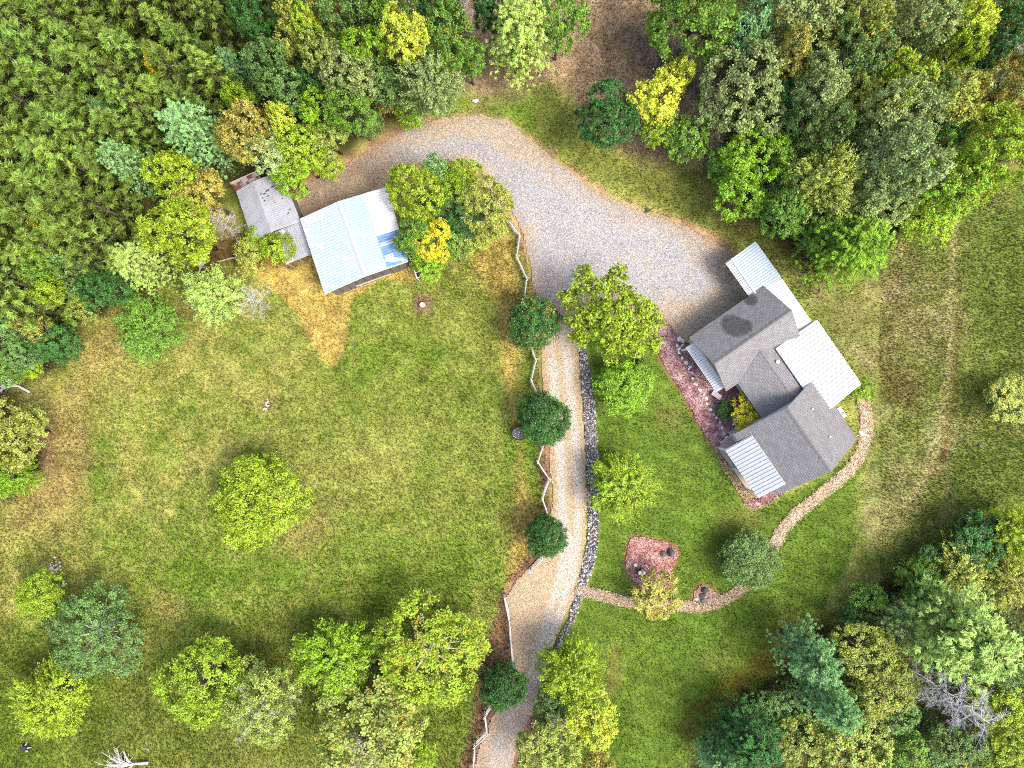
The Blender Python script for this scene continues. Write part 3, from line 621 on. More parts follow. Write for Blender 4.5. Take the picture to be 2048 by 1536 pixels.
# ------------------------------------------------------------------ ribbed sheets and buildings
def ribbed(name, mat, parent, quad, s0, s1, t0, t1, nrib, h=0.05, lift=0.0, thick=0.012):
    """metal sheet over part of a roof plane: quad = ridge start, ridge end, eave end, eave start; ribs run ridge->eave"""
    a, b, c, d = [Vector(q) for q in quad]
    nrm = (b - a).cross(d - a).normalized()
    if nrm.z < 0: nrm = -nrm
    P = lambda s, t: (a * (1 - t) + b * t) * (1 - s) + (d * (1 - t) + c * t) * s
    prof = []
    for i in range(nrib):
        for f, z in ((0.0, 0), (0.62, 0), (0.74, h), (0.86, h)): prof.append(((i + f) / nrib, z))
    prof.append((1.0, 0))
    vs = []; fs = []; m = len(prof)
    for z2 in (0, -thick):
        for s in (s0, s1):
            for f, z in prof: vs.append(P(s, t0 + (t1 - t0) * f) + nrm * (z + lift + z2))
    for i in range(m - 1):
        fs.append((i, i + 1, m + i + 1, m + i)); fs.append((2 * m + i, 3 * m + i, 3 * m + i + 1, 2 * m + i + 1))
        fs.append((i, 2 * m + i, 2 * m + i + 1, i + 1)); fs.append((m + i, m + i + 1, 3 * m + i + 1, 3 * m + i))
    fs.append((0, m, 3 * m, 2 * m)); fs.append((m - 1, 3 * m - 1, 4 * m - 1, 2 * m - 1))
    b_ = MB(); b_.add(vs, fs); return b_.build(name, mat, parent)
def metal_roof(parent, quad, nsheet, ribs, mat, name='metal_roof', trim=True, tmat=None):
    """a roof part made of side by side sheets; frame strip round it"""
    a, b, c, d = [Vector(q) for q in quad]
    f = MB()
    for p, q in ((a, b), (d, c), (a, d), (b, c)): f.tube([p + Vector((0, 0, -.04)), q + Vector((0, 0, -.04))], 0.035, 4)
    roof = f.build(name, tmat or M_TRIM, parent)
    for i in range(nsheet):
        ribbed('metal_sheet', mat, roof, quad, -0.005, 1.01, i / nsheet, (i + 1) / nsheet, ribs, lift=0.003 * (i % 2))
    return roof
def slab_quad(b, pts, t):
    """roof plane with thickness t"""
    p = [Vector(q) for q in pts]; n = (p[1] - p[0]).cross(p[2] - p[0]).normalized()
    if n.z < 0: n = -n
    k = len(p); b.add(p + [q - n * t for q in p], [tuple(range(k)), tuple(reversed(range(k, 2 * k)))] + [(i, k + i, k + (i + 1) % k, (i + 1) % k) for i in range(k)])

# house: local frame, x = along the garage ridge, y = -(towards the front wing)
HA = math.atan2(0.569, 0.822)
house = thing('house', 'grey shingled house with three gabled wings and white metal lean-to roofs', 'house', (0, 0, 0), HA)
L = lambda a, b, z: Vector((a, -b, z))
def shingle(pts, eave_dir, dark_patches=()):
    """subdivided shingled slope: pts = eave0, eave1, ridge1, ridge0"""
    p = [Vector(q) for q in pts]; nu, nv = 40, 24; vs = []; uv = []; st = []
    wlen = (p[1] - p[0]).length; hlen = (p[3] - p[0]).length
    for j in range(nv + 1):
        for i in range(nu + 1):
            u, v = i / nu, j / nv; q = (p[0] * (1 - u) + p[1] * u) * (1 - v) + (p[3] * (1 - u) + p[2] * u) * v
            vs.append(q); uv.append((u * wlen, v * hlen))
            st.append(max([0] + [max(0, 1 - ((u - su) / ru) ** 2 - ((v - sv) / rv) ** 2) ** 0.7 for su, sv, ru, rv in dark_patches]))
    fs = [(j * (nu + 1) + i, j * (nu + 1) + i + 1, (j + 1) * (nu + 1) + i + 1, (j + 1) * (nu + 1) + i) for j in range(nv) for i in range(nu)]
    return vs, fs, uv, st
def shingle_roof(slopes, thick, parent, ridge=None):
    vs = []; fs = []; uv = []; st = []; under = MB()
    for pts, dark_patches in slopes:
        a, b, c, d = shingle(pts, None, dark_patches); n = len(vs)
        vs += a; fs += [tuple(i + n for i in f) for f in b]; uv += c; st += d
        off = Vector((0, 0, -0.006)); slab_quad(under, [Vector(q) + off for q in pts], thick)
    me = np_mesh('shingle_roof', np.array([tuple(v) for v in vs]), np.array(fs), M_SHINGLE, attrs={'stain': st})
    l = me.uv_layers.new(name='UVMap'); idx = np.zeros(len(me.loops), np.int32); me.loops.foreach_get('vertex_index', idx)
    l.data.foreach_set('uv', np.array(uv, np.float32)[idx].ravel())
    if me.polygons[0].normal.z < 0: me.flip_normals()
    ro = link('shingle_roof', me, parent)
    under.build('drip_edge', M_FASCIA, ro)
    if ridge:
        a, b = Vector(ridge[0]), Vector(ridge[1]); n = int((b - a).length / 0.22); rb = MB(); x = (b - a).normalized(); y = Vector((-x.y, x.x, 0))
        for i in range(n):
            p = a + (b - a) * (i / n); q = a + (b - a) * ((i + 1.25) / n) ; hh = Vector((0, 0, 0.028 + .012 * (i % 2)))
            if i == n - 1: q = b
            w = y * 0.14; dn = Vector((0, 0, -0.10))
            rb.add([p + w + dn + hh, p + hh, p - w + dn + hh, q + w + dn + hh * .6, q + hh * .6, q - w + dn + hh * .6], [(0, 1, 4, 3), (1, 2, 5, 4)])
        rb.build('ridge_cap', M_SHINGLE_CAP, ro)
    return ro
M_SHINGLE_CAP = mat_plain('ridge_cap_shingles', (0.13, 0.125, 0.12), 0.9, 0.25, 8)
# garage
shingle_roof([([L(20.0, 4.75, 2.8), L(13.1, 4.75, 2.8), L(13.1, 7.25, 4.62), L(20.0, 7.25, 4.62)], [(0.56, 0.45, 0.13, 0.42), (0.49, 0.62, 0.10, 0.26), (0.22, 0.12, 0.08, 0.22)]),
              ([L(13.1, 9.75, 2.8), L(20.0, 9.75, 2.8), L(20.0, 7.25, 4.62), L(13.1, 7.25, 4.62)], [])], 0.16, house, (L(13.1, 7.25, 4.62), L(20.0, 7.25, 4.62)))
# middle wing
shingle_roof([([L(14.15, 9.3, 2.8), L(14.15, 13.0, 2.8), L(16.65, 13.0, 3.78), L(16.65, 8.38, 3.78)], []),
              ([L(19.1, 13.0, 2.8), L(19.1, 9.3, 2.8), L(16.65, 8.38, 3.78), L(16.65, 13.0, 3.78)], [])], 0.12, house, (L(16.65, 8.4, 3.78), L(16.65, 12.98, 3.78)))
# front wing
shingle_roof([([L(11.6, 12.7, 3.0), L(11.6, 18.3, 3.0), L(15.3, 18.3, 5.7), L(15.3, 12.7, 5.7)], []),
              ([L(19.15, 18.3, 3.0), L(19.15, 12.7, 3.0), L(15.3, 12.7, 5.7), L(15.3, 18.3, 5.7)], [])], 0.18, house, (L(15.3, 12.7, 5.7), L(15.3, 18.3, 5.7)))
def gable_walls(x0, x1, y0, y1, ze, zr, along_x):
    b = MB(); 
    if along_x:
        ym = (y0 + y1) / 2
        prof = [(y0, 0), (y1, 0), (y1, ze), (ym, zr), (y0, ze)]; vs = [L(x0, q, z) for q, z in prof] + [L(x1, q, z) for q, z in prof]
    else:
        xm = (x0 + x1) / 2
        prof = [(x0, 0), (x1, 0), (x1, ze), (xm, zr), (x0, ze)]; vs = [L(q, y0, z) for q, z in prof] + [L(q, y1, z) for q, z in prof]
    b.add(vs, [(0, 1, 2, 3, 4), (9, 8, 7, 6, 5)] + [(i, i + 5, (i + 1) % 5 + 5, (i + 1) % 5) for i in (0, 1, 4)])
    return b.build('wall', M_SIDING, house)
gable_walls(13.5, 19.6, 5.15, 9.35, 2.75, 4.28, True)
gable_walls(14.6, 18.7, 9.36, 12.98, 2.7, 3.5, False)
gable_walls(12.0, 18.75, 13.0, 18.0, 3.0, 5.35, False)
def opening(name, a, b, z, w, h, along_a, mat, depth=0.05):
    f = MB(); f.box(L(a, b, z), ((w + .16, depth, h + .16) if along_a else (depth, w + .16, h + .16))); fr = f.build(name, M_TRIM, house)
    g = MB(); g.box(L(a, b, z), ((w, depth + .03, h) if along_a else (depth + .03, w, h))); g.build('pane' if name == 'window' else 'panel', mat, fr)
opening('garage_door', 15.1, 5.14, 1.15, 2.5, 2.1, True, M_TRIM); opening('garage_door', 18.0, 5.14, 1.15, 2.3, 2.1, True, M_TRIM)
opening('window', 13.49, 8.3, 1.5, 0.9, 1.1, False, M_GLASS); opening('door', 13.49, 6.4, 1.05, 0.9, 2.0, False, M_TRIM)
opening('window', 14.59, 11.3, 1.5, 1.2, 1.1, False, M_GLASS); opening('window', 11.99, 14.2, 1.6, 1.0, 1.2, False, M_GLASS)
opening('door', 11.99, 15.7, 1.05, 0.9, 2.0, False, M_TRIM); opening('window', 11.99, 17.0, 1.6, 1.0, 1.2, False, M_GLASS)
opening('window', 14.0, 18.01, 1.6, 1.0, 1.2, True, M_GLASS); opening('window', 16.8, 18.01, 1.6, 1.0, 1.2, True, M_GLASS)
# metal lean-to roofs of the house
metal_roof(house, [L(12.55, 17.75, 3.76), L(12.55, 13.37, 3.76), L(10.55, 13.45, 2.5), L(10.55, 17.86, 2.5)], 5, 3, M_WHITE_METAL)
metal_roof(house, [L(13.28, 9.4, 2.62), L(13.28, 5.33, 2.62), L(12.58, 5.3, 2.3), L(12.58, 9.4, 2.3)], 5, 4, M_WHITE_METAL)
metal_roof(house, [L(19.7, 5.02, 2.55), L(19.7, 9.5, 2.55), L(21.62, 9.4, 2.32), L(21.62, 5.15, 2.32)], 5, 4, M_WHITE_METAL)
metal_roof(house, [L(17.8, 9.1, 3.55), L(17.8, 12.82, 3.55), L(21.95, 12.82, 2.5), L(21.95, 9.25, 2.5)], 4, 3, M_WHITE_METAL)
metal_roof(house, [L(18.3, 12.84, 3.42), L(18.3, 15.17, 3.42), L(21.95, 15.17, 2.5), L(21.95, 12.84, 2.5)], 2, 4, M_WHITE_METAL)
for a, b, z in [(10.7, 13.6, 2.5), (10.7, 17.7, 2.5), (10.7, 15.6, 2.5), (12.7, 5.5, 2.2), (12.7, 9.2, 2.2), (21.8, 9.4, 2.4), (21.8, 12.2, 2.4), (21.8, 15.0, 2.4), (21.5, 5.3, 2.25)]:
    p = MB(); p.box(L(a, b, z / 2), (.12, .12, z)); p.build('porch_post', M_TRIM, house)
dk = MB(); dk.box(L(11.3, 15.6, 0.12), (1.4, 4.3, .24)); dk.build('porch_floor', M_POSTWOOD, house)
dk = MB(); dk.box(L(20.4, 12.2, 0.10), (3.0, 5.8, .2)); dk.build('porch_floor', M_POSTWOOD, house)
def vent(a, b, z, r=0.07):
    p = MB(); p.tube([L(a, b, z - .25), L(a, b, z + .18)], r, 10); p.tube([L(a, b, z + .18), L(a, b, z + .22)], [r * 1.5, r * .9], 10); p.build('vent_pipe', M_PIPE, house)
vent(17.3, 9.95, 3.55, 0.09); vent(17.15, 14.1, 4.42, .05); vent(17.0, 16.5, 4.52, .05)
# satellite dish on the corner, white unit on the eave
p = MB(); C0 = L(19.3, 18.15, 2.85)
rings = []; n = 14
for j, rr in enumerate((0.0, .12, .22, .30)):
    for q in range(n): rings.append((rr * math.cos(2 * math.pi * q / n), rr * math.sin(2 * math.pi * q / n), rr * rr * .9))
fs = [(j * n + q, j * n + (q + 1) % n, (j + 1) * n + (q + 1) % n, (j + 1) * n + q) for j in range(3) for q in range(n)]
mt = Matrix.Translation(C0 + Vector((.25, 0, .35))) @ Matrix.Rotation(1.05, 4, Vector((-.5, 1, 0)).normalized()); p.add([mt @ Vector(q) for q in rings], fs)
dish = p.build('satellite_dish', M_PIPE, house)
q = MB(); q.tube([C0 - Vector((.3, 0, .1)), C0 + Vector((.1, 0, .1)), C0 + Vector((.25, 0, .35))], .022, 6); q.tube([C0 + Vector((.25, 0, .30)), C0 + Vector((.55, -.35, .30))], .018, 6)
q.box(C0 + Vector((.58, -.38, .32)), (.09, .09, .12)); q.build('dish_arm', M_PIPE, dish)
q = MB(); q.box(L(19.35, 16.0, 2.75), (.28, .85, .5)); un = q.build('wall_unit', M_PIPE, house); q = MB(); q.tube([L(19.35, 16.1, 3.0), L(19.35, 16.1, 3.02)], .12, 12); q.build('fan_grille', M_DARK, un)

# carport
car = thing('carport', 'white ribbed metal carport at the end of the gravel lot beside the garage', 'carport', (0, 0, 0), HA)
metal_roof(car, [L(19.15, 1.7, 2.78), L(19.15, 4.95, 2.78), L(21.58, 5.02, 2.45), L(21.53, 1.66, 2.45)], 4, 4, M_GALV)
metal_roof(car, [L(19.15, 4.85, 2.78), L(19.15, 1.7, 2.78), L(18.68, 1.7, 2.62), L(18.72, 4.76, 2.62)], 4, 4, M_WHITE_METAL)
rc = MB(); rc.tube([L(19.15, 1.66, 2.83), L(19.15, 4.95, 2.83)], .06, 6); rc.build('ridge_cap', M_TRIM, car)
for a, b in ((18.85, 1.85), (18.85, 3.2), (18.9, 4.6), (21.4, 1.85), (21.4, 3.4), (21.4, 4.9)):
    p = MB(); p.box(L(a, b, 1.22), (.1, .1, 2.44)); p.build('post', M_STEEL, car)
for b in (1.85, 3.3, 4.7):
    p = MB(); p.tube([L(18.8, b, 2.5), L(21.45, b, 2.36)], .04, 6); p.build('rafter', M_STEEL, car)

# barn
barn = thing('barn', 'gabled barn with patchy pale blue and white ribbed metal roof', 'barn')
zR, zE = 4.1, 3.0
rn, rs = W(676.4, 403, zR), W(730.3, 551.4, zR); wn_, ws_ = W(601.4, 437, zE), W(650.6, 586.6, zE); en, es = W(772.5, 374, zE), W(814.7, 522.5, zE)
def lerp(a, b, t): return a * (1 - t) + b * t
bf = MB()
for p, q in ((rn, rs), (wn_, ws_), (en, es), (rn, wn_), (rs, ws_), (rn, en), (rs, es)): bf.tube([p - Vector((0, 0, .05)), q - Vector((0, 0, .05))], .04, 4)
broof = bf.build('roof', M_TRIM, barn)
# west slope: full length sheets, one white strip at the north end, worn lower ends
west = [rn, rs, ws_, wn_]; NW = 7
for i in range(NW):
    t0, t1 = i / NW, (i + 1) / NW; lf = .003 * (i % 2)
    if i == 0:
        ribbed('metal_sheet', M_BARN_BLUE, broof, west, 0.0, 0.40, t0, t1, 4, lift=lf); ribbed('metal_sheet', M_BARN_WHITE, broof, west, 0.39, 1.02, t0, t1 * .8, 3, lift=lf + .006)
        ribbed('metal_sheet', M_BARN_BLUE, broof, west, 0.39, 1.02, t1 * .8, t1, 1, lift=lf + .002)
    else:
        cut = 0.70 + 0.06 * math.sin(i * 2.1)
        ribbed('metal_sheet', M_BARN_BLUE, broof, west, 0.0, cut, t0, t1, 4, lift=lf)
        ribbed('metal_sheet', M_BARN_WORN, broof, west, cut - .01, 1.02, t0, t1, 4, lift=lf - .004)
ribbed('metal_sheet', M_BARN_WHITE, broof, west, 0.06, 0.42, 0.70, 0.785, 3, lift=.02)
# east slope: upper pale sheets, lower white then deep blue sheets
east = [rs, rn, en, es]; sp = 0.50
for i in range(7):
    t0, t1 = i / 7, (i + 1) / 7; lf = .003 * (i % 2)
    ribbed('metal_sheet', M_BARN_SKY, broof, east, 0.0, sp + .01, t0, t1, 4, lift=lf)
    mt_ = [M_BARN_DEEP, M_BARN_DEEP, M_BARN_DEEP, M_BARN_WHITE, M_BARN_WHITE, M_BARN_WHITE, M_BARN_WHITE][i]
    ribbed('metal_sheet', mt_, broof, east, sp - .01, 1.02, t0, t1, 4, lift=lf - .006)
ribbed('metal_sheet', M_BARN_WHITE, broof, east, sp + .02, 0.98, 0.275, 0.335, 2, lift=.012)
ribbed('metal_sheet', M_BARN_WHITE, broof, east, sp + .03, 0.74, 0.075, 0.165, 3, lift=.012)
ribbed('metal_sheet', M_BARN_WHITE, broof, east, 0.01, 0.12, 0.50, 0.60, 3, lift=.012)
ribbed('metal_sheet', M_BARN_WHITE, broof, east, 0.30, 0.5, 0.005, 0.075, 2, lift=.012)
rc = MB(); up = Vector((0, 0, 1)); rx = (rs - rn).normalized(); ry = Vector((-rx.y, rx.x, 0))
rc.add([rn + ry * .16 + up * -.01, rn + up * .06, rn - ry * .16 + up * -.01, rs + ry * .16 + up * -.01, rs + up * .06, rs - ry * .16 + up * -.01], [(0, 1, 4, 3), (1, 2, 5, 4), (0, 2, 1), (3, 4, 5)])
rc.build('ridge_cap', M_WHITE_METAL, barn)
g0 = lambda p, k=.93: (lambda c: c + (Vector((p.x, p.y, 0)) - c) * k)(Vector(((wn_.x + es.x) / 2, (wn_.y + es.y) / 2, 0)))
A_, B_, C_, D_ = g0(wn_), g0(en), g0(es), g0(ws_)
wb = MB(); zz = Vector((0, 0, 2.9))
for p, q in ((A_, D_), (B_, C_)): wb.add([p, q, q + zz, p + zz], [(0, 1, 2, 3)])
for p, q in ((A_, B_), (D_, C_)):
    m = (p + q) / 2; wb.add([p, q, q + zz, m + Vector((0, 0, 3.9)), p + zz], [(0, 1, 2, 3, 4)])
wb.build('wall', M_BARNWOOD, barn)
for i in range(9):
    p = lerp(D_, C_, (i + .5) / 9); bb = MB(); bb.box(p + Vector((0.03, -.06, 1.35 + .02 * (i % 3))), (.5, .05, 2.7), Matrix.Rotation(math.atan2((C_ - D_).y, (C_ - D_).x), 3, 'Z')); bb.build('board', M_BARNWOOD, barn)
tb = MB(); tb.tube([lerp(ws_, rs, 0.70) + Vector((.05, -.25, -.9)), lerp(rs, es, 0.55) + Vector((.05, -.3, -.9))], .06, 4); tb.build('board', M_POSTWOOD, barn)
# shed
shed = thing('shed', 'low shed with tarnished streaky grey metal roof beside the barn', 'shed')
z1, z2 = 2.5, 2.85
c0, c1, c2, c3 = W(472.5, 382, z1), W(561, 341.5, z1), W(600, 441.6, z1), W(506, 482, z1); m0, m1 = lerp(c0, c1, .42) + Vector((0, 0, z2 - z1)), lerp(c3, c2, .42) + Vector((0, 0, z2 - z1))
sf = MB()
for p, q in ((c0, c3), (c1, c2), (c0, m0), (m0, c1), (c3, m1), (m1, c2), (m0, m1)): sf.tube([p - Vector((0, 0, .04)), q - Vector((0, 0, .04))], .035, 4)
sr = sf.build('roof', M_STEEL, shed)
for i in range(5):
    ribbed('metal_sheet', M_SHED, sr, [m0, m1, c3, c0], 0, 1.01, i / 5, (i + 1) / 5, 5, h=.018, lift=.003 * (i % 2))
    ribbed('metal_sheet', M_SHED, sr, [m1, m0, c1, c2], 0, 1.01, i / 5, (i + 1) / 5, 5, h=.018, lift=.003 * ((i + 1) % 2))
M_HOLE = mat_plain('rust', (0.05, 0.022, 0.016), .95, .4, 10)
for s_, t_, w_, l_ in ((.10, .28, .16, .05), (.22, .30, .2, .06), (.36, .26, .28, .07), (.55, .23, .22, .06), (.12, .36, .06, .1), (.14, .42, .07, .09), (.30, .36, .16, .05), (.72, .5, .12, .04), (.45, .52, .1, .03), (.82, .74, .14, .04), (.72, .8, .16, .04)):
    p = lerp(lerp(m0, c1, s_), lerp(m1, c2, s_), t_) + Vector((0, 0, .045)); hb = MB(); hb.prism([(math.cos(q * .7) * w_ * .8 * R.uniform(.7, 1.1), math.sin(q * .7) * l_ * .8 * R.uniform(.7, 1.1)) for q in range(9)], 0, .012); ho = hb.build('rust_hole', M_HOLE, sr); ho.location = p; ho.rotation_euler = (0, 0, math.radians(22 + 30 * t_))
wl = MB()
for p, q in ((c0, c1), (c1, c2), (c2, c3), (c3, c0)):
    cc = (c0 + c2) / 2; p2, q2 = cc + (p - cc) * .93, cc + (q - cc) * .93; p2.z = q2.z = 0; wl.add([p2, q2, q2 + Vector((0, 0, 2.4)), p2 + Vector((0, 0, 2.4))], [(0, 1, 2, 3)])
wl.build('wall', M_BARNWOOD, shed)
rq = [W(472, 383, 2.4), W(524, 359, 2.4), W(513, 342, 2.2), W(460, 366, 2.2)]
rr_ = MB(); rr_.tube([rq[3], rq[2]], .05, 4); ro_ = rr_.build('lean_to_roof', M_POSTWOOD, shed)
for i in range(4): ribbed('metal_sheet', M_RUST, ro_, rq, 0, 1, i / 4, (i + 1) / 4, 4, h=.02, lift=.003 * (i % 2))
# low roof joining shed and barn
con = thing('lean_to', 'low metal lean-to roof half under a bush between the shed and the barn', 'lean-to')
cq = [W(550, 464, 2.35), W(602, 442, 2.35), W(622, 507, 2.0), W(571, 528, 2.0)]
cf = MB(); cf.tube([cq[3] - Vector((0, 0, .06)), cq[2] - Vector((0, 0, .06))], .05, 4); cr = cf.build('roof', M_POSTWOOD, con)
for i in range(3): ribbed('metal_sheet', M_SHED if i else M_WHITE_METAL, cr, cq, 0, 1 + .02 * (i % 2), i / 3, (i + 1) / 3, 4, h=.02, lift=.003 * (i % 2))
for q in (lerp(cq[3], cq[2], .05), lerp(cq[3], cq[2], .5), lerp(cq[3], cq[2], .95)):
    p = MB(); p.box((q.x, q.y, .98), (.1, .1, 1.9)); p.build('post', M_POSTWOOD, con)

# ------------------------------------------------------------------ split rail fence
def fence(name, label, pts):
    root = thing(name, label, 'fence', W(*pts[0])); o0 = root.location
    r = random.Random(len(pts)); P = [W(*p) for p in pts]
    for p in P:
        b = MB(); lean = Vector((r.gauss(0, .03), r.gauss(0, .03), 0)); b.tube([p - o0 + Vector((.09, .05, -.1)), p - o0 + Vector((.09, .05, 1.0)) + lean], [.055, .045], 7); b.build('post', M_POSTWOOD if r.random() < .3 else M_WOOD, root)
    for i in range(len(P) - 1):
        d = (P[i + 1] - P[i]).normalized() * .16
        for h in (.25, .58, .92):
            b = MB(); a, c = P[i] - d - o0, P[i + 1] + d - o0; off = Vector((0, 0, h + (.07 if i % 2 else 0)))
            m = (a + c) / 2 + Vector((r.gauss(0, .025), r.gauss(0, .025), r.gauss(0, .02)))
            b.tube([a + off, m + off, c + off], [.036, .045, .038], 6); b.build('rail', M_WOOD, root)
fence('rail_fence', 'weathered zigzag split rail fence along the meadow side of the driveway', FENCE)
fence('rail_fence', 'silvery split rail fence along the lowest bend of the driveway', FENCE2)

# ------------------------------------------------------------------ small things
def tagm(b, name, mat, label, cat, loc=(0, 0, 0), rz=0, group=None, smooth=False):
    o = b.build(name, mat, None, smooth); o.location = loc; o.rotation_euler = (0, 0, rz); o['label'] = label; o['category'] = cat
    if group: o['group'] = group
    return o
bench = thing('garden_bench', 'grey wooden slatted bench standing in the red mulch near the garage corner', 'bench', W(1430, 790), math.radians(-33))
for i in range(4):
    b = MB(); b.box((0, -.15 + i * .1, .44), (.82, .085, .035)); b.build('slat', M_WOOD, bench)
for x in (-.34, .34):
    for y in (-.15, .15):
        b = MB(); b.box((x, y, .21), (.06, .06, .42)); b.build('leg', M_WOOD, bench)
b = MB(); b.box((0, -.19, .62), (.82, .03, .12)); b.build('backrest', M_WOOD, bench)
tub = thing('stock_tank', 'round black water tank strewn with fallen leaves beside the dark tree', 'tank', W(1039, 866))
b = MB(); n = 28
prof = [(.56, 0), (.62, .05), (.64, .55), (.60, .58), (.585, .50), (.0, .47)]; vs = []; fs = []
for rr, z in prof:
    for q in range(n): vs.append((rr * math.cos(2 * math.pi * q / n), rr * math.sin(2 * math.pi * q / n) * .86, z))
for j in range(len(prof) - 1):
    for q in range(n): fs.append((j * n + q, j * n + (q + 1) % n, (j + 1) * n + (q + 1) % n, (j + 1) * n + q))
b.add(vs, fs); b.build('body', M_DARK, tub)
b = MB(); r = random.Random(3)
for i in range(26):
    a = r.uniform(0, 6.28); q = .55 * math.sqrt(r.random()); b.box((q * math.cos(a), q * .85 * math.sin(a), .50 + r.random() * .02), (.05, .03, .006), Matrix.Rotation(r.uniform(0, 3), 3, 'Z'))
b.build('fallen_leaves', M_CREAMPOT, tub, kind='stuff')
st = thing('tree_stump', 'cut tree stump with pale top in the meadow below the barn', 'stump', W(845, 610))
b = MB(); b.tube([(0, 0, 0), (0, 0, .3)], [.26, .2], 12); b.build('trunk', M_POSTWOOD, st); b = MB(); b.tube([(0, 0, .3), (0, 0, .325)], [.19, .18], 12); b.build('cut_face', M_CREAMPOT, st)
st = thing('tree_stump', 'dark burnt stump in the grass at the lower corner of the meadow', 'stump', W(52, 1494))
b = MB(); b.tube([(0, 0, 0), (0.02, 0, .34)], [.3, .2], 11); b.build('trunk', M_DARK, st)
for i in range(5):
    a = i * 1.3; b = MB(); b.tube([(math.cos(a) * .15, math.sin(a) * .15, .2), (math.cos(a) * .46, math.sin(a) * .46, .0)], [.09, .03], 6); b.build('root', M_POSTWOOD, st)
b = MB(); b.tube([(-.42, -.16, .07), (.42, .2, .07)], .065, 10); tagm(b, 'pipe', M_PIPE, 'white plastic pipe lying in the grass beside the small lime tree', 'pipe', W(124, 1172))
lg = thing('felled_log', 'dark felled log lying in orange dirt at the edge of the gravel', 'log', W(654, 347), math.radians(24))
b = MB(); b.tube([(-.85, 0, .12), (0, .03, .13), (.75, 0, .12)], [.13, .14, .12], 9); b.build('trunk', mat_plain('charred_bark', (.03, .025, .03), .9, .4, 9), lg)
b = MB(); b.tube([(.75, 0, .12), (.80, 0, .12)], [.118, .11], 9); b.build('cut_face', M_CREAMPOT, lg)
b = MB(); b.tube([(-.4, -.1, .1), (0, -.25, .12), (.5, -.15, .1)], [.03, .05, .03], 6); b.build('split_branch', M_WOOD, lg)
b = MB(); b.tube([(-1.05, 0, .10), (0, .03, .12), (1.0, 0, .1)], [.05, .07, .05], 7); tagm(b, 'fallen_pole', M_POSTWOOD, 'long grey pole lying across brown ground behind the barn bushes', 'pole', W(462, 518), math.radians(13))
b = MB(); b.box((0, 0, .12), (.34, .10, .12)); b.tube([(.1, 0, .18), (.2, .05, .24)], [.05, .04], 6); b.box((-.22, 0, .13), (.16, .08, .02)); b.box((0, .16, .16), (.16, .24, .02)); tagm(b, 'crow', M_DARK, 'black bird standing on the clay edge of the gravel lot', 'bird', W(1296, 423), .4)
pen = thing('livestock_pen', 'low dark pen with white rails half under trees beside the barn', 'pen', W(842, 540))
pc_ = [W(818, 512, 1.1), W(834, 556, 1.1), W(858, 548, 1.1), W(843, 503, 1.1)]; o0 = pen.location
for i in range(4):
    b = MB(); b.tube([pc_[i] - o0, pc_[(i + 1) % 4] - o0], .045, 6); b.build('rail', M_TRIM, pen)
    b = MB(); q = pc_[i] - o0; b.tube([(q.x, q.y, -.05), q], .045, 6); b.build('post', M_TRIM, pen)
for t in (.25, .52, .76):
    b = MB(); b.tube([lerp(pc_[0], pc_[1], t) - o0, lerp(pc_[3], pc_[2], t) - o0], .03, 6); b.build('rail', M_TRIM, pen)
b = MB(); q = [p - o0 for p in pc_]; b.add([(p.x, p.y, .06) for p in q], [(0, 1, 2, 3)]); b.build('floor', mat_plain('pen_floor', (.045, .035, .04), .9, .3, 6), pen)
stand = thing('plant_stand', 'black wire plant stand in the pink mulch bed', 'plant stand', W(1281, 1141), math.radians(35)); b = MB()
for x, y in ((-.3, -.3), (.3, -.3), (.3, .3), (-.3, .3)):
    b = MB(); b.tube([(x, y, 0), (x, y, .5)], .02, 6); b.build('leg', M_DARK, stand)
b = MB(); b.box((0, 0, .48), (.66, .66, .03)); b.build('shelf', M_DARK, stand)
for x in (-.33, .33): b = MB(); b.tube([(x, -.33, .55), (x, .33, .55)], .018, 6); b.build('rail', M_DARK, stand)
def pot(px, py, z, r, mat, label):
    p = MB(); n = 14; prof = [(r * .7, 0), (r, r * 1.5), (r * 1.08, r * 1.5), (r * 1.08, r * 1.7), (r * .9, r * 1.7), (r * .88, r * 1.5), (0, r * 1.5)]; vs = []; fs = []
    for rr, zz in prof:
        for q in range(n): vs.append((rr * math.cos(2 * math.pi * q / n), rr * math.sin(2 * math.pi * q / n), zz))
    for j in range(len(prof) - 1):
        for q in range(n): fs.append((j * n + q, j * n + (q + 1) % n, (j + 1) * n + (q + 1) % n, (j + 1) * n + q))
    p.add(vs, fs); w = W(px, py); tagm(p, 'plant_pot', mat, label, 'pot', (w.x, w.y, z), 0, 'pots in the pink mulch bed')
pot(1270.5, 1129, .05, .13, M_CREAMPOT, 'cream pot standing in mulch farthest from the plant stand')
pot(1277, 1131, .05, .15, M_TERRA, 'clay pot standing in mulch between the cream pot and the plant stand')
pot(1277, 1141, .5, .15, M_CREAMPOT, 'cream pot on the plant stand at its lawn side')
pot(1285, 1141, .5, .13, M_CREAMPOT, 'cream pot on the plant stand nearest the yellowing tree')
pot(1282, 1137, .5, .14, M_TERRA, 'clay pot on the plant stand behind the cream pots')
pot(1281, 1145.5, .5, .09, M_CREAMPOT, 'smallest cream pot on the front corner of the plant stand')
for i, (px, py, a, lab) in enumerate([(1288, 1136, -52, 'white stake lying beside the plant stand in the pink mulch'), (1294, 1133, -55, 'white stake lying in pink mulch farther from the plant stand')]):
    b = MB(); b.tube([(-.25, 0, .12), (.25, 0, .12)], .02, 6); tagm(b, 'garden_stake', M_PIPE, lab, 'stake', W(px, py), math.radians(a))

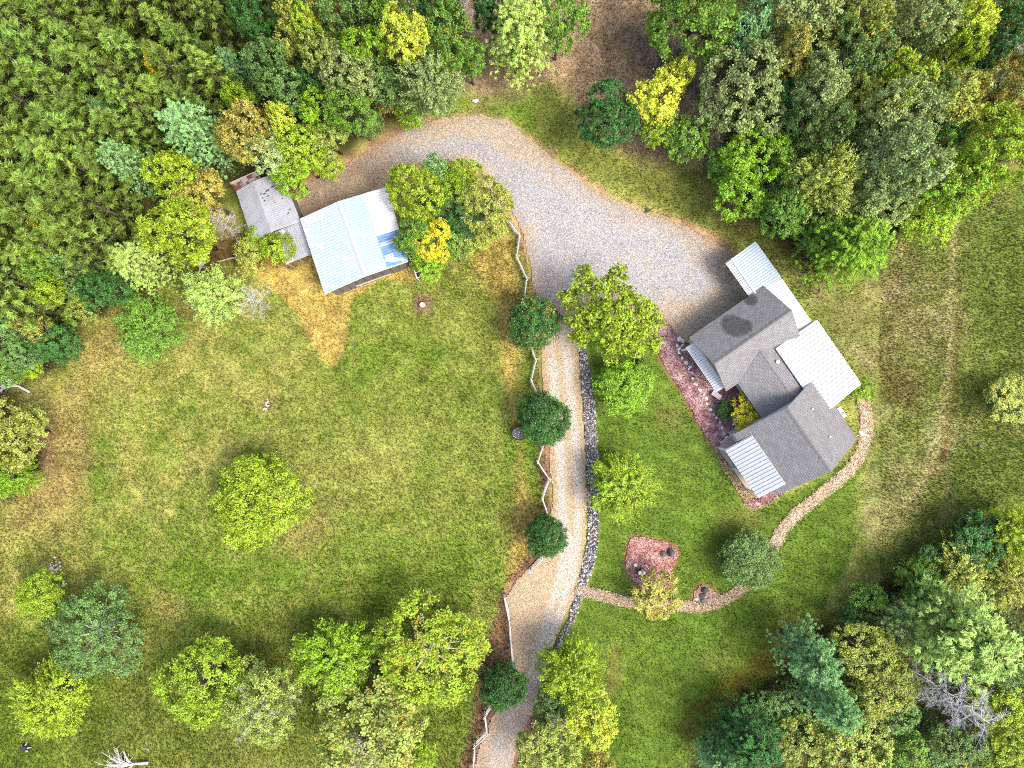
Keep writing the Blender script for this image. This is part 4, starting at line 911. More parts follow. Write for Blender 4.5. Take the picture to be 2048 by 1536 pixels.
# ------------------------------------------------------------------ trees
def leaves(pos, nrm, L_, W_, v, w, up=None, name='crown'):
    n = len(pos); nrm = nrm / (np.linalg.norm(nrm, axis=1, keepdims=True) + 1e-9)
    t = NR.normal(size=(n, 3)) if up is None else up + NR.normal(size=(n, 3)) * 0.25
    t -= (t * nrm).sum(1, keepdims=True) * nrm; t /= np.linalg.norm(t, axis=1, keepdims=True) + 1e-9
    b = np.cross(nrm, t); s = NR.uniform(.7, 1.3, n)[:, None]; l = L_ * s / 2; wd = W_ * s / 2; fold = nrm * wd * 0.35
    V = np.stack([pos - t * l, pos + b * wd + fold, pos + t * l, pos - b * wd + fold], 1).reshape(-1, 3)
    return np_mesh(name, V, np.arange(4 * n).reshape(-1, 4), M_LEAF, attrs={'v': np.repeat(np.clip(v, 0, 1), 4), 'w': np.repeat(w, 4)})

def limbs(b, r, Rr, Ht, zc, targets, base_r, pale=0):
    b.tube([(0, 0, -.15), (r.gauss(0, .05), r.gauss(0, .05), zc * .5), (r.gauss(0, .1), r.gauss(0, .1), zc * 1.15)], [base_r * 1.25, base_r * .85, base_r * .4], 8)
    for t in targets:
        s = zc * r.uniform(.55, .95); m = Vector((t[0] * .45, t[1] * .45, s + (t[2] - s) * .6))
        b.tube([(0, 0, s * .9), m, t], [base_r * .5, base_r * .3, base_r * .1], 5)

def rdir(n, zmin=-0.3):
    d = NR.normal(size=(n * 4, 3)); d /= np.linalg.norm(d, axis=1, keepdims=True); d = d[d[:, 2] > zmin]; return d[:n]

PROTO = {}
def proto(key, crown, trunk, Rr, Ht, zc): PROTO.setdefault(key, []).append((crown, trunk, Rr, Ht, zc))

def broad(key, seed, Rr, Ht, nl, nclump, per, sig, leaf, spread=.56, rho=(.36, .52), rad_noise=.1, squash=.8, base=.16, core=.5, vary=.25):
    """lobed broadleaf crown: lobes > clumps > leaves"""
    r = random.Random(seed); V = Ht * .40; zc = Ht - V
    c = [np.array([0, 0, zc + V * .35])]; rr = [Rr * core]
    for i in range(nl):
        an = i * 2.399 + r.uniform(-.4, .4); el = r.uniform(-.35, .75); q = spread * r.uniform(1 - vary, 1 + vary * .8) * Rr
        c.append(np.array([math.cos(an) * q * math.cos(el * .9), math.sin(an) * q * math.cos(el * .9), zc + math.sin(el) * V * .75])); rr.append(r.uniform(*rho) * Rr)
    c = np.array(c); rr = np.array(rr); P = []; O = []
    tot = rr ** 2 / (rr ** 2).sum()
    for ci, ri, ti in zip(c, rr, tot):
        m = max(4, int(nclump * ti * 1.5)); d = rdir(m, -.45); p = ci + d * ri * np.array([1, 1, squash]) * NR.uniform(.82, 1.06, (len(d), 1))
        dist = np.linalg.norm((p[:, None] - c[None]) / (rr[None, :, None] * np.array([1, 1, squash])), axis=2); keep = (dist < .78).sum(1) == 0
        P.append(p[keep]); O.append(d[keep])
    P = np.concatenate(P); O = np.concatenate(O)
    cv = NR.uniform(0, 1, len(P)); cw = NR.uniform(0, 1, len(P)); idx = np.repeat(np.arange(len(P)), per); n = len(idx)
    off = NR.normal(size=(n, 3)) * sig * np.array([1, 1, .7]); pos = P[idx] + off
    nr = O[idx] * .55 + np.array([0, 0, .55]) + NR.normal(size=(n, 3)) * .55
    v = .22 + .50 * cv[idx] + NR.normal(0, .20, n); w = np.clip(cw[idx] + NR.normal(0, .18, n), 0, 1)
    me = leaves(pos, nr, leaf, leaf * .62, v, w)
    b = MB(); limbs(b, r, Rr, Ht, zc, [tuple(q + np.array([0, 0, -.1])) for q in c[1:]], base)
    proto(key, me, b.mesh('trunk', M_BARK, True), Rr, Ht, zc)

def roundt(key, seed, Rr, Ht, nclump, per, sig, leaf, feather=0.0, base=.14, vr=.42, noise=.16):
    """even dense crown; feather > 0 draws clumps out along shoots"""
    r = random.Random(seed); V = Ht * vr; zc = Ht - V; d = np.concatenate([rdir(nclump, -.55), rdir(int(nclump * .35), .45)]); nclump = len(d)
    an = np.arctan2(d[:, 1], d[:, 0]); lob = 1 + noise * (np.sin(an * 3 + r.uniform(0, 6)) * .4 + np.sin(an * 5 + d[:, 2] * 4 + r.uniform(0, 6)) * .5 + np.sin(an * 9 + d[:, 2] * 7) * .3)
    q = NR.uniform(.62, 1.02, nclump) ** .8 * lob; P = d * q[:, None] * np.array([Rr, Rr, V]) + np.array([0, 0, zc])
    cv = NR.uniform(0, 1, nclump); cw = NR.uniform(0, 1, nclump); idx = np.repeat(np.arange(nclump), per); n = len(idx)
    out = d * np.array([1, 1, .8]) + np.array([0, 0, .25]); out /= np.linalg.norm(out, axis=1, keepdims=True)
    off = NR.normal(size=(n, 3)) * sig + out[idx] * (NR.uniform(-1, .6, n) * feather)[:, None]
    pos = P[idx] + off; nr = d[idx] * .5 + np.array([0, 0, .5]) + NR.normal(size=(n, 3)) * .6
    v = .22 + .50 * cv[idx] + NR.normal(0, .20, n); w = np.clip(cw[idx] + NR.normal(0, .2, n), 0, 1)
    me = leaves(pos, nr, leaf, leaf * (.6 if feather == 0 else .42), v, w, up=None if feather == 0 else out[idx])
    b = MB(); tg = [tuple(np.array([math.cos(i * 2.4) * Rr * .6, math.sin(i * 2.4) * Rr * .6, zc + V * .3])) for i in range(7)]; limbs(b, r, Rr, Ht, zc, tg, base)
    proto(key, me, b.mesh('trunk', M_BARK, True), Rr, Ht, zc)

def conifer(key, seed, Rr, Ht, z0, layers, nb, ncl, per, card, droop=.15, lat=.26, top=.12, shape=.75, rise=.35, grad=.35, mid=.34, jit=.55, asp=.27):
    r = random.Random(seed); P = []; D = []; V_ = []; b = MB()
    b.tube([(0, 0, -.15), (0, 0, Ht * .5), (0, 0, Ht * .97)], [.16 + Rr * .03, .1, .02], 7)
    for k in range(layers):
        f = k / (layers - 1); z = z0 + (Ht - z0) * f ** .9; ln = Rr * (top + (1 - top) * (1 - f) ** shape) * r.uniform(.9, 1.1)
        if f < .12: ln *= .85
        for j in range(nb):
            an = 2 * math.pi * (j + k * .38) / nb + r.uniform(-.25, .25); le = ln * r.uniform(.72, 1.12); rs = rise * (.4 + .9 * f)
            u = np.array([math.cos(an), math.sin(an), rs]); sd = np.array([-math.sin(an), math.cos(an), 0])
            if k % 2 == 0: b.tube([(0, 0, z), tuple(np.array([0, 0, z]) + u * le * .8)], [.03 + .02 * (1 - f), .008], 4, cap=False)
            cvb = r.uniform(-.15, .15)
            for m in range(ncl):
                s = (.22 + .78 * (m + r.random() * .8) / ncl); la = r.gauss(0, lat) * le * (1.15 - s) ** .6 * .8
                P.append(np.array([0, 0, z]) + u * le * s + sd * la + np.array([0, 0, -droop * le * s * s + r.gauss(0, .06)]))
                dd = u + sd * (la / (le + .01)) * 1.6 + np.array([0, 0, .15]); D.append(dd / np.linalg.norm(dd)); V_.append(mid + cvb + grad * (s - .45) + .1 * f + r.gauss(0, .12))  # brighter tips; shade inside the crown is put into the needle colour
    P = np.array(P); D = np.array(D); V_ = np.array(V_); idx = np.repeat(np.arange(len(P)), per); n = len(idx)
    d = D[idx] + NR.normal(size=(n, 3)) * jit; d /= np.linalg.norm(d, axis=1, keepdims=True)
    pos = P[idx] + d * card * .4 + NR.normal(size=(n, 3)) * card * .16; nr = np.array([0, 0, .7]) + NR.normal(size=(n, 3)) * .5
    me = leaves(pos, nr, card, card * asp, V_[idx] + NR.normal(0, .13, n), NR.uniform(0, 1, n), up=d)
    proto(key, me, b.mesh('trunk', M_BARK, True), Rr, Ht, Ht * .55)

def dead(key, seed, Rr, Ht, nl=14, sub=8, tw=5, th=.1):
    r = random.Random(seed); b = MB(); b.tube([(0, 0, -.15), (r.gauss(0, .1), r.gauss(0, .1), Ht * .5), (r.gauss(0, .2), r.gauss(0, .2), Ht)], [th, th * .7, th * .15], 7); t = MB()
    for i in range(nl):
        z = Ht * (.3 + .66 * i / nl); an = i * 2.4 + r.uniform(-.3, .3); le = Rr * (1.05 - .5 * i / nl) * r.uniform(.75, 1.1)
        p = Vector((0, 0, z)); u = Vector((math.cos(an), math.sin(an), r.uniform(.1, .6))); e = p + u * le; m = p + u * le * .5 + Vector((r.gauss(0, .1), r.gauss(0, .1), -.08))
        t.tube([p, m, e], [th * .4, th * .25, th * .08], 4, cap=False)
        for j in range(sub):
            s = r.uniform(.25, 1.0); q = p + (e - p) * s; w = Vector((r.gauss(0, 1), r.gauss(0, 1), r.gauss(.2, .6))).normalized(); w = (w + u * .8).normalized(); l2 = le * r.uniform(.2, .45)
            t.tube([q, q + w * l2], [th * .16, th * .07], 3, cap=False)
            for k in range(tw):
                q2 = q + w * l2 * r.uniform(.3, 1); x = (w + Vector((r.gauss(0, .7), r.gauss(0, .7), r.gauss(0, .5)))).normalized()
                t.tube([q2, q2 + x * l2 * r.uniform(.3, .6)], [th * .09, th * .05], 3, cap=False)
    proto(key, t.mesh('branches', M_BARK), b.mesh('trunk', M_BARK, True), Rr, Ht, Ht * .7)

for s in range(4): broad('oak', 10 + s, 3.4, 10, 10 + s, 360, 46, .145, .19)
for s in range(4): broad('med', 30 + s, 2.2, 7.5, 8 + s, 210, 44, .12, .165)
for s in range(2): broad('wide', 40 + s, 4.0, 8.5, 13, 520, 42, .15, .17, spread=.62, rho=(.3, .42), base=.22)
LOBES = [(1167, 562, 33, 4.6), (1231, 552, 26, 4.4), (1137, 599, 24, 4.2), (1197, 589, 38, 5.2), (1237, 595, 34, 5.2), (1157, 639, 30, 4.4), (1190, 629, 34, 5.2), (1224, 625, 38, 5.8), (1264, 615, 33, 5.0), (1290, 622, 26, 4.6), (1307, 645, 24, 4.2),
         (1304, 685, 20, 3.9), (1274, 662, 33, 4.8), (1240, 655, 34, 5.4), (1208, 659, 26, 4.8), (1230, 689, 30, 4.4), (1257, 692, 26, 4.3), (1277, 699, 16, 3.8), (1160, 675, 20, 3.8), (1220, 709, 15, 3.7), (1180, 660, 20, 4.0)]
def landmark():
    zc = 4.5; c0 = W(1222, 635, zc); c = []; rr = []
    for px, py, r_, z in LOBES: p = W(px, py, z); c.append((p.x - c0.x, p.y - c0.y, z)); rr.append(r_ * PX * .78)
    c = np.array(c); rr = np.array(rr); P = []; O = []
    for ci, ri in zip(c, rr):
        d = rdir(int(10 + 20 * ri), -.4); P.append(ci + d * ri * np.array([1, 1, .7]) * NR.uniform(.45, 1.12, (len(d), 1)) + NR.normal(0, .1, (len(d), 3))); O.append(d)
    P = np.concatenate(P); O = np.concatenate(O); cv = NR.uniform(0, 1, len(P)); idx = np.repeat(np.arange(len(P)), 34); n = len(idx)
    pos = P[idx] + NR.normal(size=(n, 3)) * np.array([.125, .125, .09]); nr = O[idx] * .5 + np.array([0, 0, .55]) + NR.normal(size=(n, 3)) * .55
    me = leaves(pos, nr, .19, .12, .2 + .5 * cv[idx] + NR.normal(0, .2, n), NR.uniform(0, 1, n)); b = MB(); r = random.Random(5); b.tube([(0, 0, -.15), (.1, 0, 2), (0, .1, 5.2)], [.24, .18, .06], 8)
    for q in c: b.tube([(0, 0, 2.2 + r.random()), (q[0] * .5 + r.gauss(0, .15), q[1] * .5 + r.gauss(0, .15), q[2] * .85), (q[0] * 1.1, q[1] * 1.1, q[2] + .25)], [.1, .06, .02], 5)
    proto('open', me, b.mesh('trunk', M_BARK, True), 3.9, 6.4, zc); return c0
OPEN_AT = landmark()
for s in range(2): broad('bush', 60 + s, 1.3, 3.2, 7, 110, 34, .10, .12, base=.06)
for s in range(3): roundt('round', 70 + s, 2.3, 6, 330, 38, .12, .135)
for s in range(2): roundt('big', 75 + s, 3.4, 6.5, 720, 30, .13, .15, noise=.2)
for s in range(2): roundt('dense', 80 + s, 1.9, 5.0, 420, 34, .10, .115, noise=.14)
for s in range(3): roundt('feather', 90 + s, 2.4, 6, 300, 44, .085, .17, feather=.55, noise=.24)
for s in range(3): conifer('pine', 110 + s, 3.0, 9, 2.2, 13, 9, 12, 15, .24, shape=.5, top=.2)
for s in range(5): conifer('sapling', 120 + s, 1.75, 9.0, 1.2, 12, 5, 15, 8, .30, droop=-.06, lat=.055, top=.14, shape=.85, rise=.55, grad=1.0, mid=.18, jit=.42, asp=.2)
dead('bare', 131, 1.5, 7, 22, 11, 6, .065); dead('bare', 132, 1.7, 8, 22, 11, 6, .06)
dead('twigs', 133, 2.4, 6.5, 22, 8, 4, .06)

PAL = {'L': (0.260, 0.370, 0.026), 'Y': (0.580, 0.520, 0.028), 'G': (0.140, 0.255, 0.034), 'B': (0.205, 0.335, 0.022), 'D': (0.050, 0.135, 0.028), 'T': (0.190, 0.350, 0.125),
       'P': (0.330, 0.450, 0.100), 'O': (0.270, 0.320, 0.060), 'K': (0.260, 0.335, 0.110), 'R': (0.310, 0.290, 0.062), 'S': (0.130, 0.190, 0.028), 'M': (0.120, 0.205, 0.050), 'V': (0.470, 0.530, 0.055)}
BARKS = {'b': (0.13, 0.105, 0.08), 'w': (0.46, 0.42, 0.36), 'g': (0.34, 0.32, 0.31), 'W': (0.40, 0.39, 0.37)}
count = {}
def tree(kind, col, px, py, rpx, h, label, name='tree', cat='tree', accent=0.0, bark='b', group=None, squash=None, jit=.10):
    i = count.get(kind, 0); count[kind] = i + 1
    crown, trunk, Rr, Ht, zc = PROTO[kind][i % len(PROTO[kind])]
    f = zc / Ht; z = h * f; k = (H - z) / H; p = W(px, py, z); rw = rpx * PX * k
    t = thing(name, label, cat, (p.x, p.y, 0), R.uniform(0, 6.283), group); s = rw / Rr
    t.scale = (s * R.uniform(.95, 1.05), s * R.uniform(.95, 1.05), h / Ht)
    c = link('branches' if kind in ('bare', 'twigs') else 'crown', crown, t); tr = link('trunk', trunk, t)
    q = R.uniform(1 - jit, 1 + jit); e = R.uniform(.94, 1.06)
    base = PAL[col] if col in PAL else BARKS[col]
    c.color = (min(1, base[0] * q * e), min(1, base[1] * q), min(1, base[2] * q / e), 1); c['accent'] = float(accent) * (0.6 if accent < .2 else 1)
    tr.color = (*BARKS[bark], 1)
    return t
def bare(px, py, r, h, label, kind='bare', bark='g', lean=None):
    t = tree(kind, bark, px, py, r, h, label, 'dead_tree', 'dead tree', bark=bark); return t

# dense stand of young pines, upper left
STAND = [(-60, -60), (560, -60), (470, 20), (430, 80), (455, 180), (385, 235), (330, 255), (235, 290), (235, 420), (190, 500), (120, 530), (60, 580), (40, 640), (-60, 690)]
ps = []
for _ in range(9000):
    qx, qy = R.uniform(-70, 580), R.uniform(-70, 700)
    if all((qx - a) ** 2 + (qy - b) ** 2 > 50 ** 2 for a, b in ps):
        pw = W(qx, qy)
        if sd_poly(np.array([pw.x]), np.array([pw.y]), STAND)[0] < 0: ps.append((qx, qy))
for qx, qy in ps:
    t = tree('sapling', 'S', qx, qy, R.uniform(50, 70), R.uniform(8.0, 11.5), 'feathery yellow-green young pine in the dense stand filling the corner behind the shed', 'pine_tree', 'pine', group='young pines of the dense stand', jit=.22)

T = tree
# inside and along the stand
T('med', 'Y', 333, 138, 30, 10, 'golden yellow round crown standing alone among the young pines', accent=0.158)
T('pine', 'T', 481, 150, 32, 7.5, 'small blue-green pine at the border of pine stand and broadleaf wood', 'pine_tree', 'pine')
T('bush', 'T', 378, 165, 20, 9, 'little pale blue-green crown below the golden tree in the pines')
T('bush', 'T', 228, 238, 17, 9, 'tiny pale bluish crown deep in the pine stand')
T('bush', 'B', 482, 205, 26, 10, 'small bright green crown above the big blue-green pine')
T('pine', 'T', 403, 275, 72, 9.5, 'large pale blue-green pine behind the shed', 'pine_tree', 'pine')
T('pine', 'T', 275, 338, 48, 8.8, 'blue-green pine with bluish tips at the inner edge of the stand', 'pine_tree', 'pine', accent=0.013)
T('med', 'L', 345, 345, 50, 9, 'yellow-green tree between two blue-green pines')
T('med', 'R', 410, 398, 52, 8, 'brownish olive tree with orange leaves beside the shed roof', accent=0.113)
T('oak', 'R', 492, 270, 58, 11, 'brown-tinged olive oak above the shed', accent=0.054)
T('oak', 'L', 370, 470, 76, 9, 'broad lime-yellow tree next to the bare grey tree')
T('bush', 'Y', 135, 463, 26, 9, 'small lemon-yellow crown among young pines', accent=0.045)
T('bush', 'R', 118, 380, 17, 9, 'small orange-tipped crown among young pines', accent=0.270)
T('pine', 'T', 152, 515, 34, 6.8, 'bluish pine at the lower edge of the stand', 'pine_tree', 'pine')
T('pine', 'P', 292, 530, 66, 6.8, 'pale yellow-green pine with drooping plumes over the meadow edge', 'pine_tree', 'pine')
bare(440, 445, 34, 6, 'leafless grey tree beside the shed')
T('med', 'G', 90, 535, 36, 9, 'plain green tree just below the pine stand')
T('med', 'D', 215, 580, 46, 7, 'dark green tree beside the drooping pale pine')
T('bush', 'L', 112, 580, 33, 7, 'compact yellow-green crown at the meadow corner of the wood')
T('med', 'M', 150, 560, 40, 6, 'dusky green tree in the wood margin next to the compact yellow-green crown')
T('bush', 'R', 75, 650, 32, 6, 'yellow-brown speckled crown at the meadow edge', accent=0.158)
T('bush', 'T', 38, 655, 24, 6, 'pale bluish bush beside the yellow-brown speckled crown')
T('med', 'D', 118, 690, 44, 5, 'dark green bush forming the outer tip of the wood')
T('med', 'M', 55, 700, 42, 5, 'dusky green bush near the photo edge below the speckled crown')
T('bush', 'O', 168, 615, 28, 4, 'small olive bush on the meadow border')
T('med', 'G', 15, 735, 36, 5, 'green bush above the fallen white branches')
T('bush', 'L', 68, 735, 24, 3, 'light green low bush beside the fallen white branches')
T('med', 'M', 20, 610, 40, 7, 'dusky crown under the last pines at the photo edge')
# broadleaf wood, top
for a in (('oak', 'O', 612, 32, 62, 12, 'olive-yellow oak with bare twigs at the top of the wood', .12), ('oak', 'D', 528, 45, 52, 11, 'dark green tree where the pines meet the broadleaf wood', 0), ('oak', 'M', 700, 35, 60, 12, 'dusky green oak at the top edge above the bright green crown', 0),
          ('med', 'B', 735, 112, 44, 12, 'bright green crown beside the lime-yellow crown', 0), ('med', 'V', 812, 88, 50, 13, 'bright lemon-lime crown in the middle of the top wood', .08), ('oak', 'G', 900, 100, 60, 11, 'mid-green tree at the gap edge of the top wood', .05),
          ('feather', 'K', 862, 172, 56, 9, 'soft grey-green feathery tree at the wood edge above the gravel', 0), ('med', 'O', 655, 120, 46, 12, 'olive crown left of the bright green crown', 0), ('oak', 'K', 700, 160, 56, 12, 'grey-green oak in the centre of the top wood', 0),
          ('oak', 'G', 705, 222, 50, 10, 'green oak close above the clay bank', 0), ('med', 'B', 632, 222, 36, 9, 'fresh green crown between darker oaks', 0), ('oak', 'M', 548, 130, 52, 11, 'blackish green crown beside the pine stand', 0), ('med', 'M', 575, 185, 44, 10, 'dusky crown above the narrow lime tree', 0),
          ('bush', 'V', 572, 250, 27, 10, 'narrow lime-yellow tree above the shed', 0), ('med', 'K', 535, 305, 50, 8, 'grey-green tree overhanging the shed roof', 0), ('med', 'L', 604, 300, 46, 8, 'yellow-green tree just above the gravel end', 0), ('med', 'B', 585, 352, 40, 6, 'bright green bush touching the shed corner', 0),
          ('med', 'O', 660, 275, 40, 6, 'olive shrub on the clay bank', 0), ('bush', 'R', 770, 207, 25, 5, 'small yellow-brown shrub at the wood edge', .1), ('bush', 'B', 820, 228, 28, 3, 'low bright green shrub on the bank above the gravel', 0), ('med', 'M', 800, 20, 50, 12, 'dusky crown above the lemon-lime crown', 0),
          ('med', 'D', 640, 175, 36, 10, 'dark crown in the hollow between the oaks', 0), ('med', 'O', 590, 95, 42, 11, 'olive-yellow crown below the twiggy oak', .1), ('med', 'G', 760, 40, 40, 12, 'green crown near the top edge beside the dusky oak', 0), ('med', 'D', 880, 30, 46, 11, 'deep green tree at the top edge beside the gap', 0),
          ('bush', 'M', 740, 250, 30, 4, 'dark shrub on the bank near the yellow-brown shrub', 0), ('med', 'L', 622, 80, 34, 12, 'light yellow-green crown amid the olive oaks', .05), ('med', 'M', 770, 165, 44, 9, 'dusky tree below the lemon-lime crown', 0), ('bush', 'L', 655, 330, 30, 3, 'low yellowish bush beside the felled log', 0),
          ('med', 'G', 940, 120, 34, 7, 'small green tree at the edge of the gap beneath the large pale pine', 0)):
    T(*a[:6], a[6], accent=a[7])
bare(930, 12, 24, 12, 'grey leafless treetop at the upper edge')
T('pine', 'P', 1040, 82, 76, 9.5, 'large pale yellow-green pine standing over the gap above the gravel', 'pine_tree', 'pine')
T('med', 'D', 985, 35, 42, 9, 'deep green tree hidden behind the large pale pine')
T('oak', 'G', 1120, 42, 58, 10, 'green tree crowding the large pale pine from behind')
# bushes beside the barn
T('oak', 'L', 832, 385, 58, 7, 'yellow-green tree pressing against the barn roof')
T('bush', 'T', 873, 342, 27, 6, 'small bluish green crown on the gravel side of the barn bushes')
T('bush', 'L', 930, 345, 34, 5, 'yellow-green crown nearest the gravel bend')
T('med', 'B', 893, 378, 38, 5, 'bright green shrub in the middle of the barn bushes')
T('oak', 'O', 975, 420, 56, 6, 'olive tree with a yellow top and bare twigs by the fence', accent=0.068)
T('med', 'D', 915, 430, 52, 5, 'dark green tree in the hollow of the barn bushes')
T('med', 'Y', 868, 485, 40, 6, 'golden yellow tree beside the barn', accent=0.068)
T('med', 'G', 828, 480, 40, 6, 'green tree leaning over the deep blue roof sheets', bark='w')
T('med', 'G', 900, 480, 44, 4, 'green shrub between golden tree and fence')
T('med', 'O', 945, 470, 44, 4, 'low olive shrub at the meadow side of the barn bushes')
T('med', 'B', 855, 530, 36, 3.5, 'low green bush growing over the white-railed pen')
T('bush', 'L', 560, 494, 36, 4, 'yellow-green bush growing over the low lean-to roof', bark='g')
T('bush', 'O', 505, 510, 36, 3, 'sprawling olive bush with grey stems beside the long pole', bark='g')
T('bush', 'B', 520, 478, 26, 3, 'small green bush under the shed eave')
# meadow
T('feather', 'G', 300, 655, 62, 4, 'lone mid-green tree at the meadow edge below the drooping pine')
T('feather', 'P', 430, 590, 56, 5, 'pale yellow-green tree with a whitish bare side')
bare(505, 600, 40, 4.2, 'whitish leafless crown joined to the pale yellow-green tree', 'twigs', 'W')
T('big', 'L', 518, 1000, 90, 5.0, 'big round lime-green tree alone in the middle of the meadow')
T('round', 'L', 85, 1186, 45, 4, 'small round lime tree beside the stone heap and white pipe')
T('wide', 'M', 195, 1265, 98, 4.6, 'wide dark grey-green oak with pale bare limbs', bark='W')
T('feather', 'L', 105, 1396, 72, 4.2, 'rounded yellow-green tree below the dark grey-green oak')
T('wide', 'L', 412, 1370, 98, 5.4, 'broad bright lime tree next to the twiggy olive tree')
T('wide', 'O', 525, 1405, 82, 6, 'twiggy olive tree beside the broad bright lime tree')
bare(520, 1420, 70, 5.8, 'bare grey twigs sticking through the olive tree', 'twigs', 'g')
T('feather', 'B', 672, 1315, 72, 4.8, 'bright green oval tree between the two broad lime trees')
T('wide', 'L', 855, 1300, 118, 5.6, 'largest lime-green tree at the lower end of the meadow', accent=.06, bark='w')
T('oak', 'O', 735, 1465, 112, 6.5, 'olive-yellow tree with bare twigs at the bottom edge', accent=0.027)
bare(735, 1490, 60, 6.6, 'grey bare twigs poking through the olive-yellow tree at the bottom edge', 'twigs', 'g')
T('bush', 'L', 848, 1512, 26, 2.5, 'small lime shrub beside the olive-yellow bottom tree')
T('bush', 'G', 930, 1382, 18, 2, 'little green shrub between the largest lime tree and the fence')
T('oak', 'O', 35, 870, 70, 6, 'olive-green tree cut by the photo edge beside brown litter')
T('feather', 'B', 25, 950, 45, 5, 'light green tree at the photo edge below the olive-green one')
# fence and lawn trees
T('dense', 'D', 1068, 645, 53, 4.5, 'dark green round tree with a yellow tinge at the top of the driveway', accent=0.09)
T('dense', 'D', 1088, 838, 51, 4.5, 'dark green round tree beside the black water tank')
T('dense', 'D', 1092, 1073, 43, 4, 'dark green round tree where the driveway widens')
T('dense', 'D', 1006, 1370, 46, 4.5, 'dark green round tree by the lowest fence bend')
t = T('open', 'L', 1222, 632, 100, 6.4, 'irregular lime-green tree with white limbs at the mouth of the driveway', bark='W'); t.location = (OPEN_AT.x, OPEN_AT.y, 0); t.rotation_euler = (0, 0, 0); t.scale = (1, 1, 1)
T('round', 'B', 1250, 775, 56, 3.8, 'bright green round tree on the lawn nearest the red mulch bed')
T('feather', 'L', 1243, 973, 64, 4, 'lime-green feathery tree on the lawn beside the rock strip')
T('bush', 'Y', 1488, 824, 35, 2.8, 'golden yellow shrub in the courtyard of the house', 'shrub', 'shrub', accent=0.045)
T('dense', 'D', 1450, 820, 17, 1.4, 'clipped dark green ball shrub beside the golden shrub', 'shrub', 'shrub')
T('dense', 'M', 1500, 1122, 58, 2.6, 'dense round dark green shrub at the turn of the bark path', 'shrub', 'shrub')
T('med', 'R', 1312, 1185, 50, 3.5, 'yellow-brown autumn tree over the lower bark path', accent=0.158)
T('bush', 'B', 1722, 778, 27, 2.2, 'bright green shrub at the corner of the white porch roof', 'shrub', 'shrub')
T('med', 'O', 2022, 800, 50, 2.8, 'yellowing shrubby tree alone in the field', accent=0.135)
T('bush', 'D', 1990, 805, 16, 2, 'small dark green shrub under the yellowing field tree', 'shrub', 'shrub')
T('dense', 'M', 1285, 725, 10, 0.9, 'tiny dark shrub behind the bright green lawn tree', 'shrub', 'shrub')
T('feather', 'L', 1140, 1340, 62, 5.5, 'yellow-green feathery tree leaning over the lower driveway')
T('med', 'V', 1180, 1440, 58, 6, 'bright canary-yellow tree near the bottom of the lawn')
T('oak', 'M', 1112, 1415, 46, 4, 'dark olive tree under the canary-yellow tree')
T('oak', 'O', 1098, 1495, 66, 5.5, 'olive tree at the bottom edge beside the driveway end')
T('bush', 'R', 1195, 1530, 36, 4, 'orange-tinted bush at the bottom edge below the canary-yellow tree', accent=0.225)
bare(1118, 1440, 30, 5, 'bare grey twigs between dark olive tree and driveway', 'twigs', 'g')
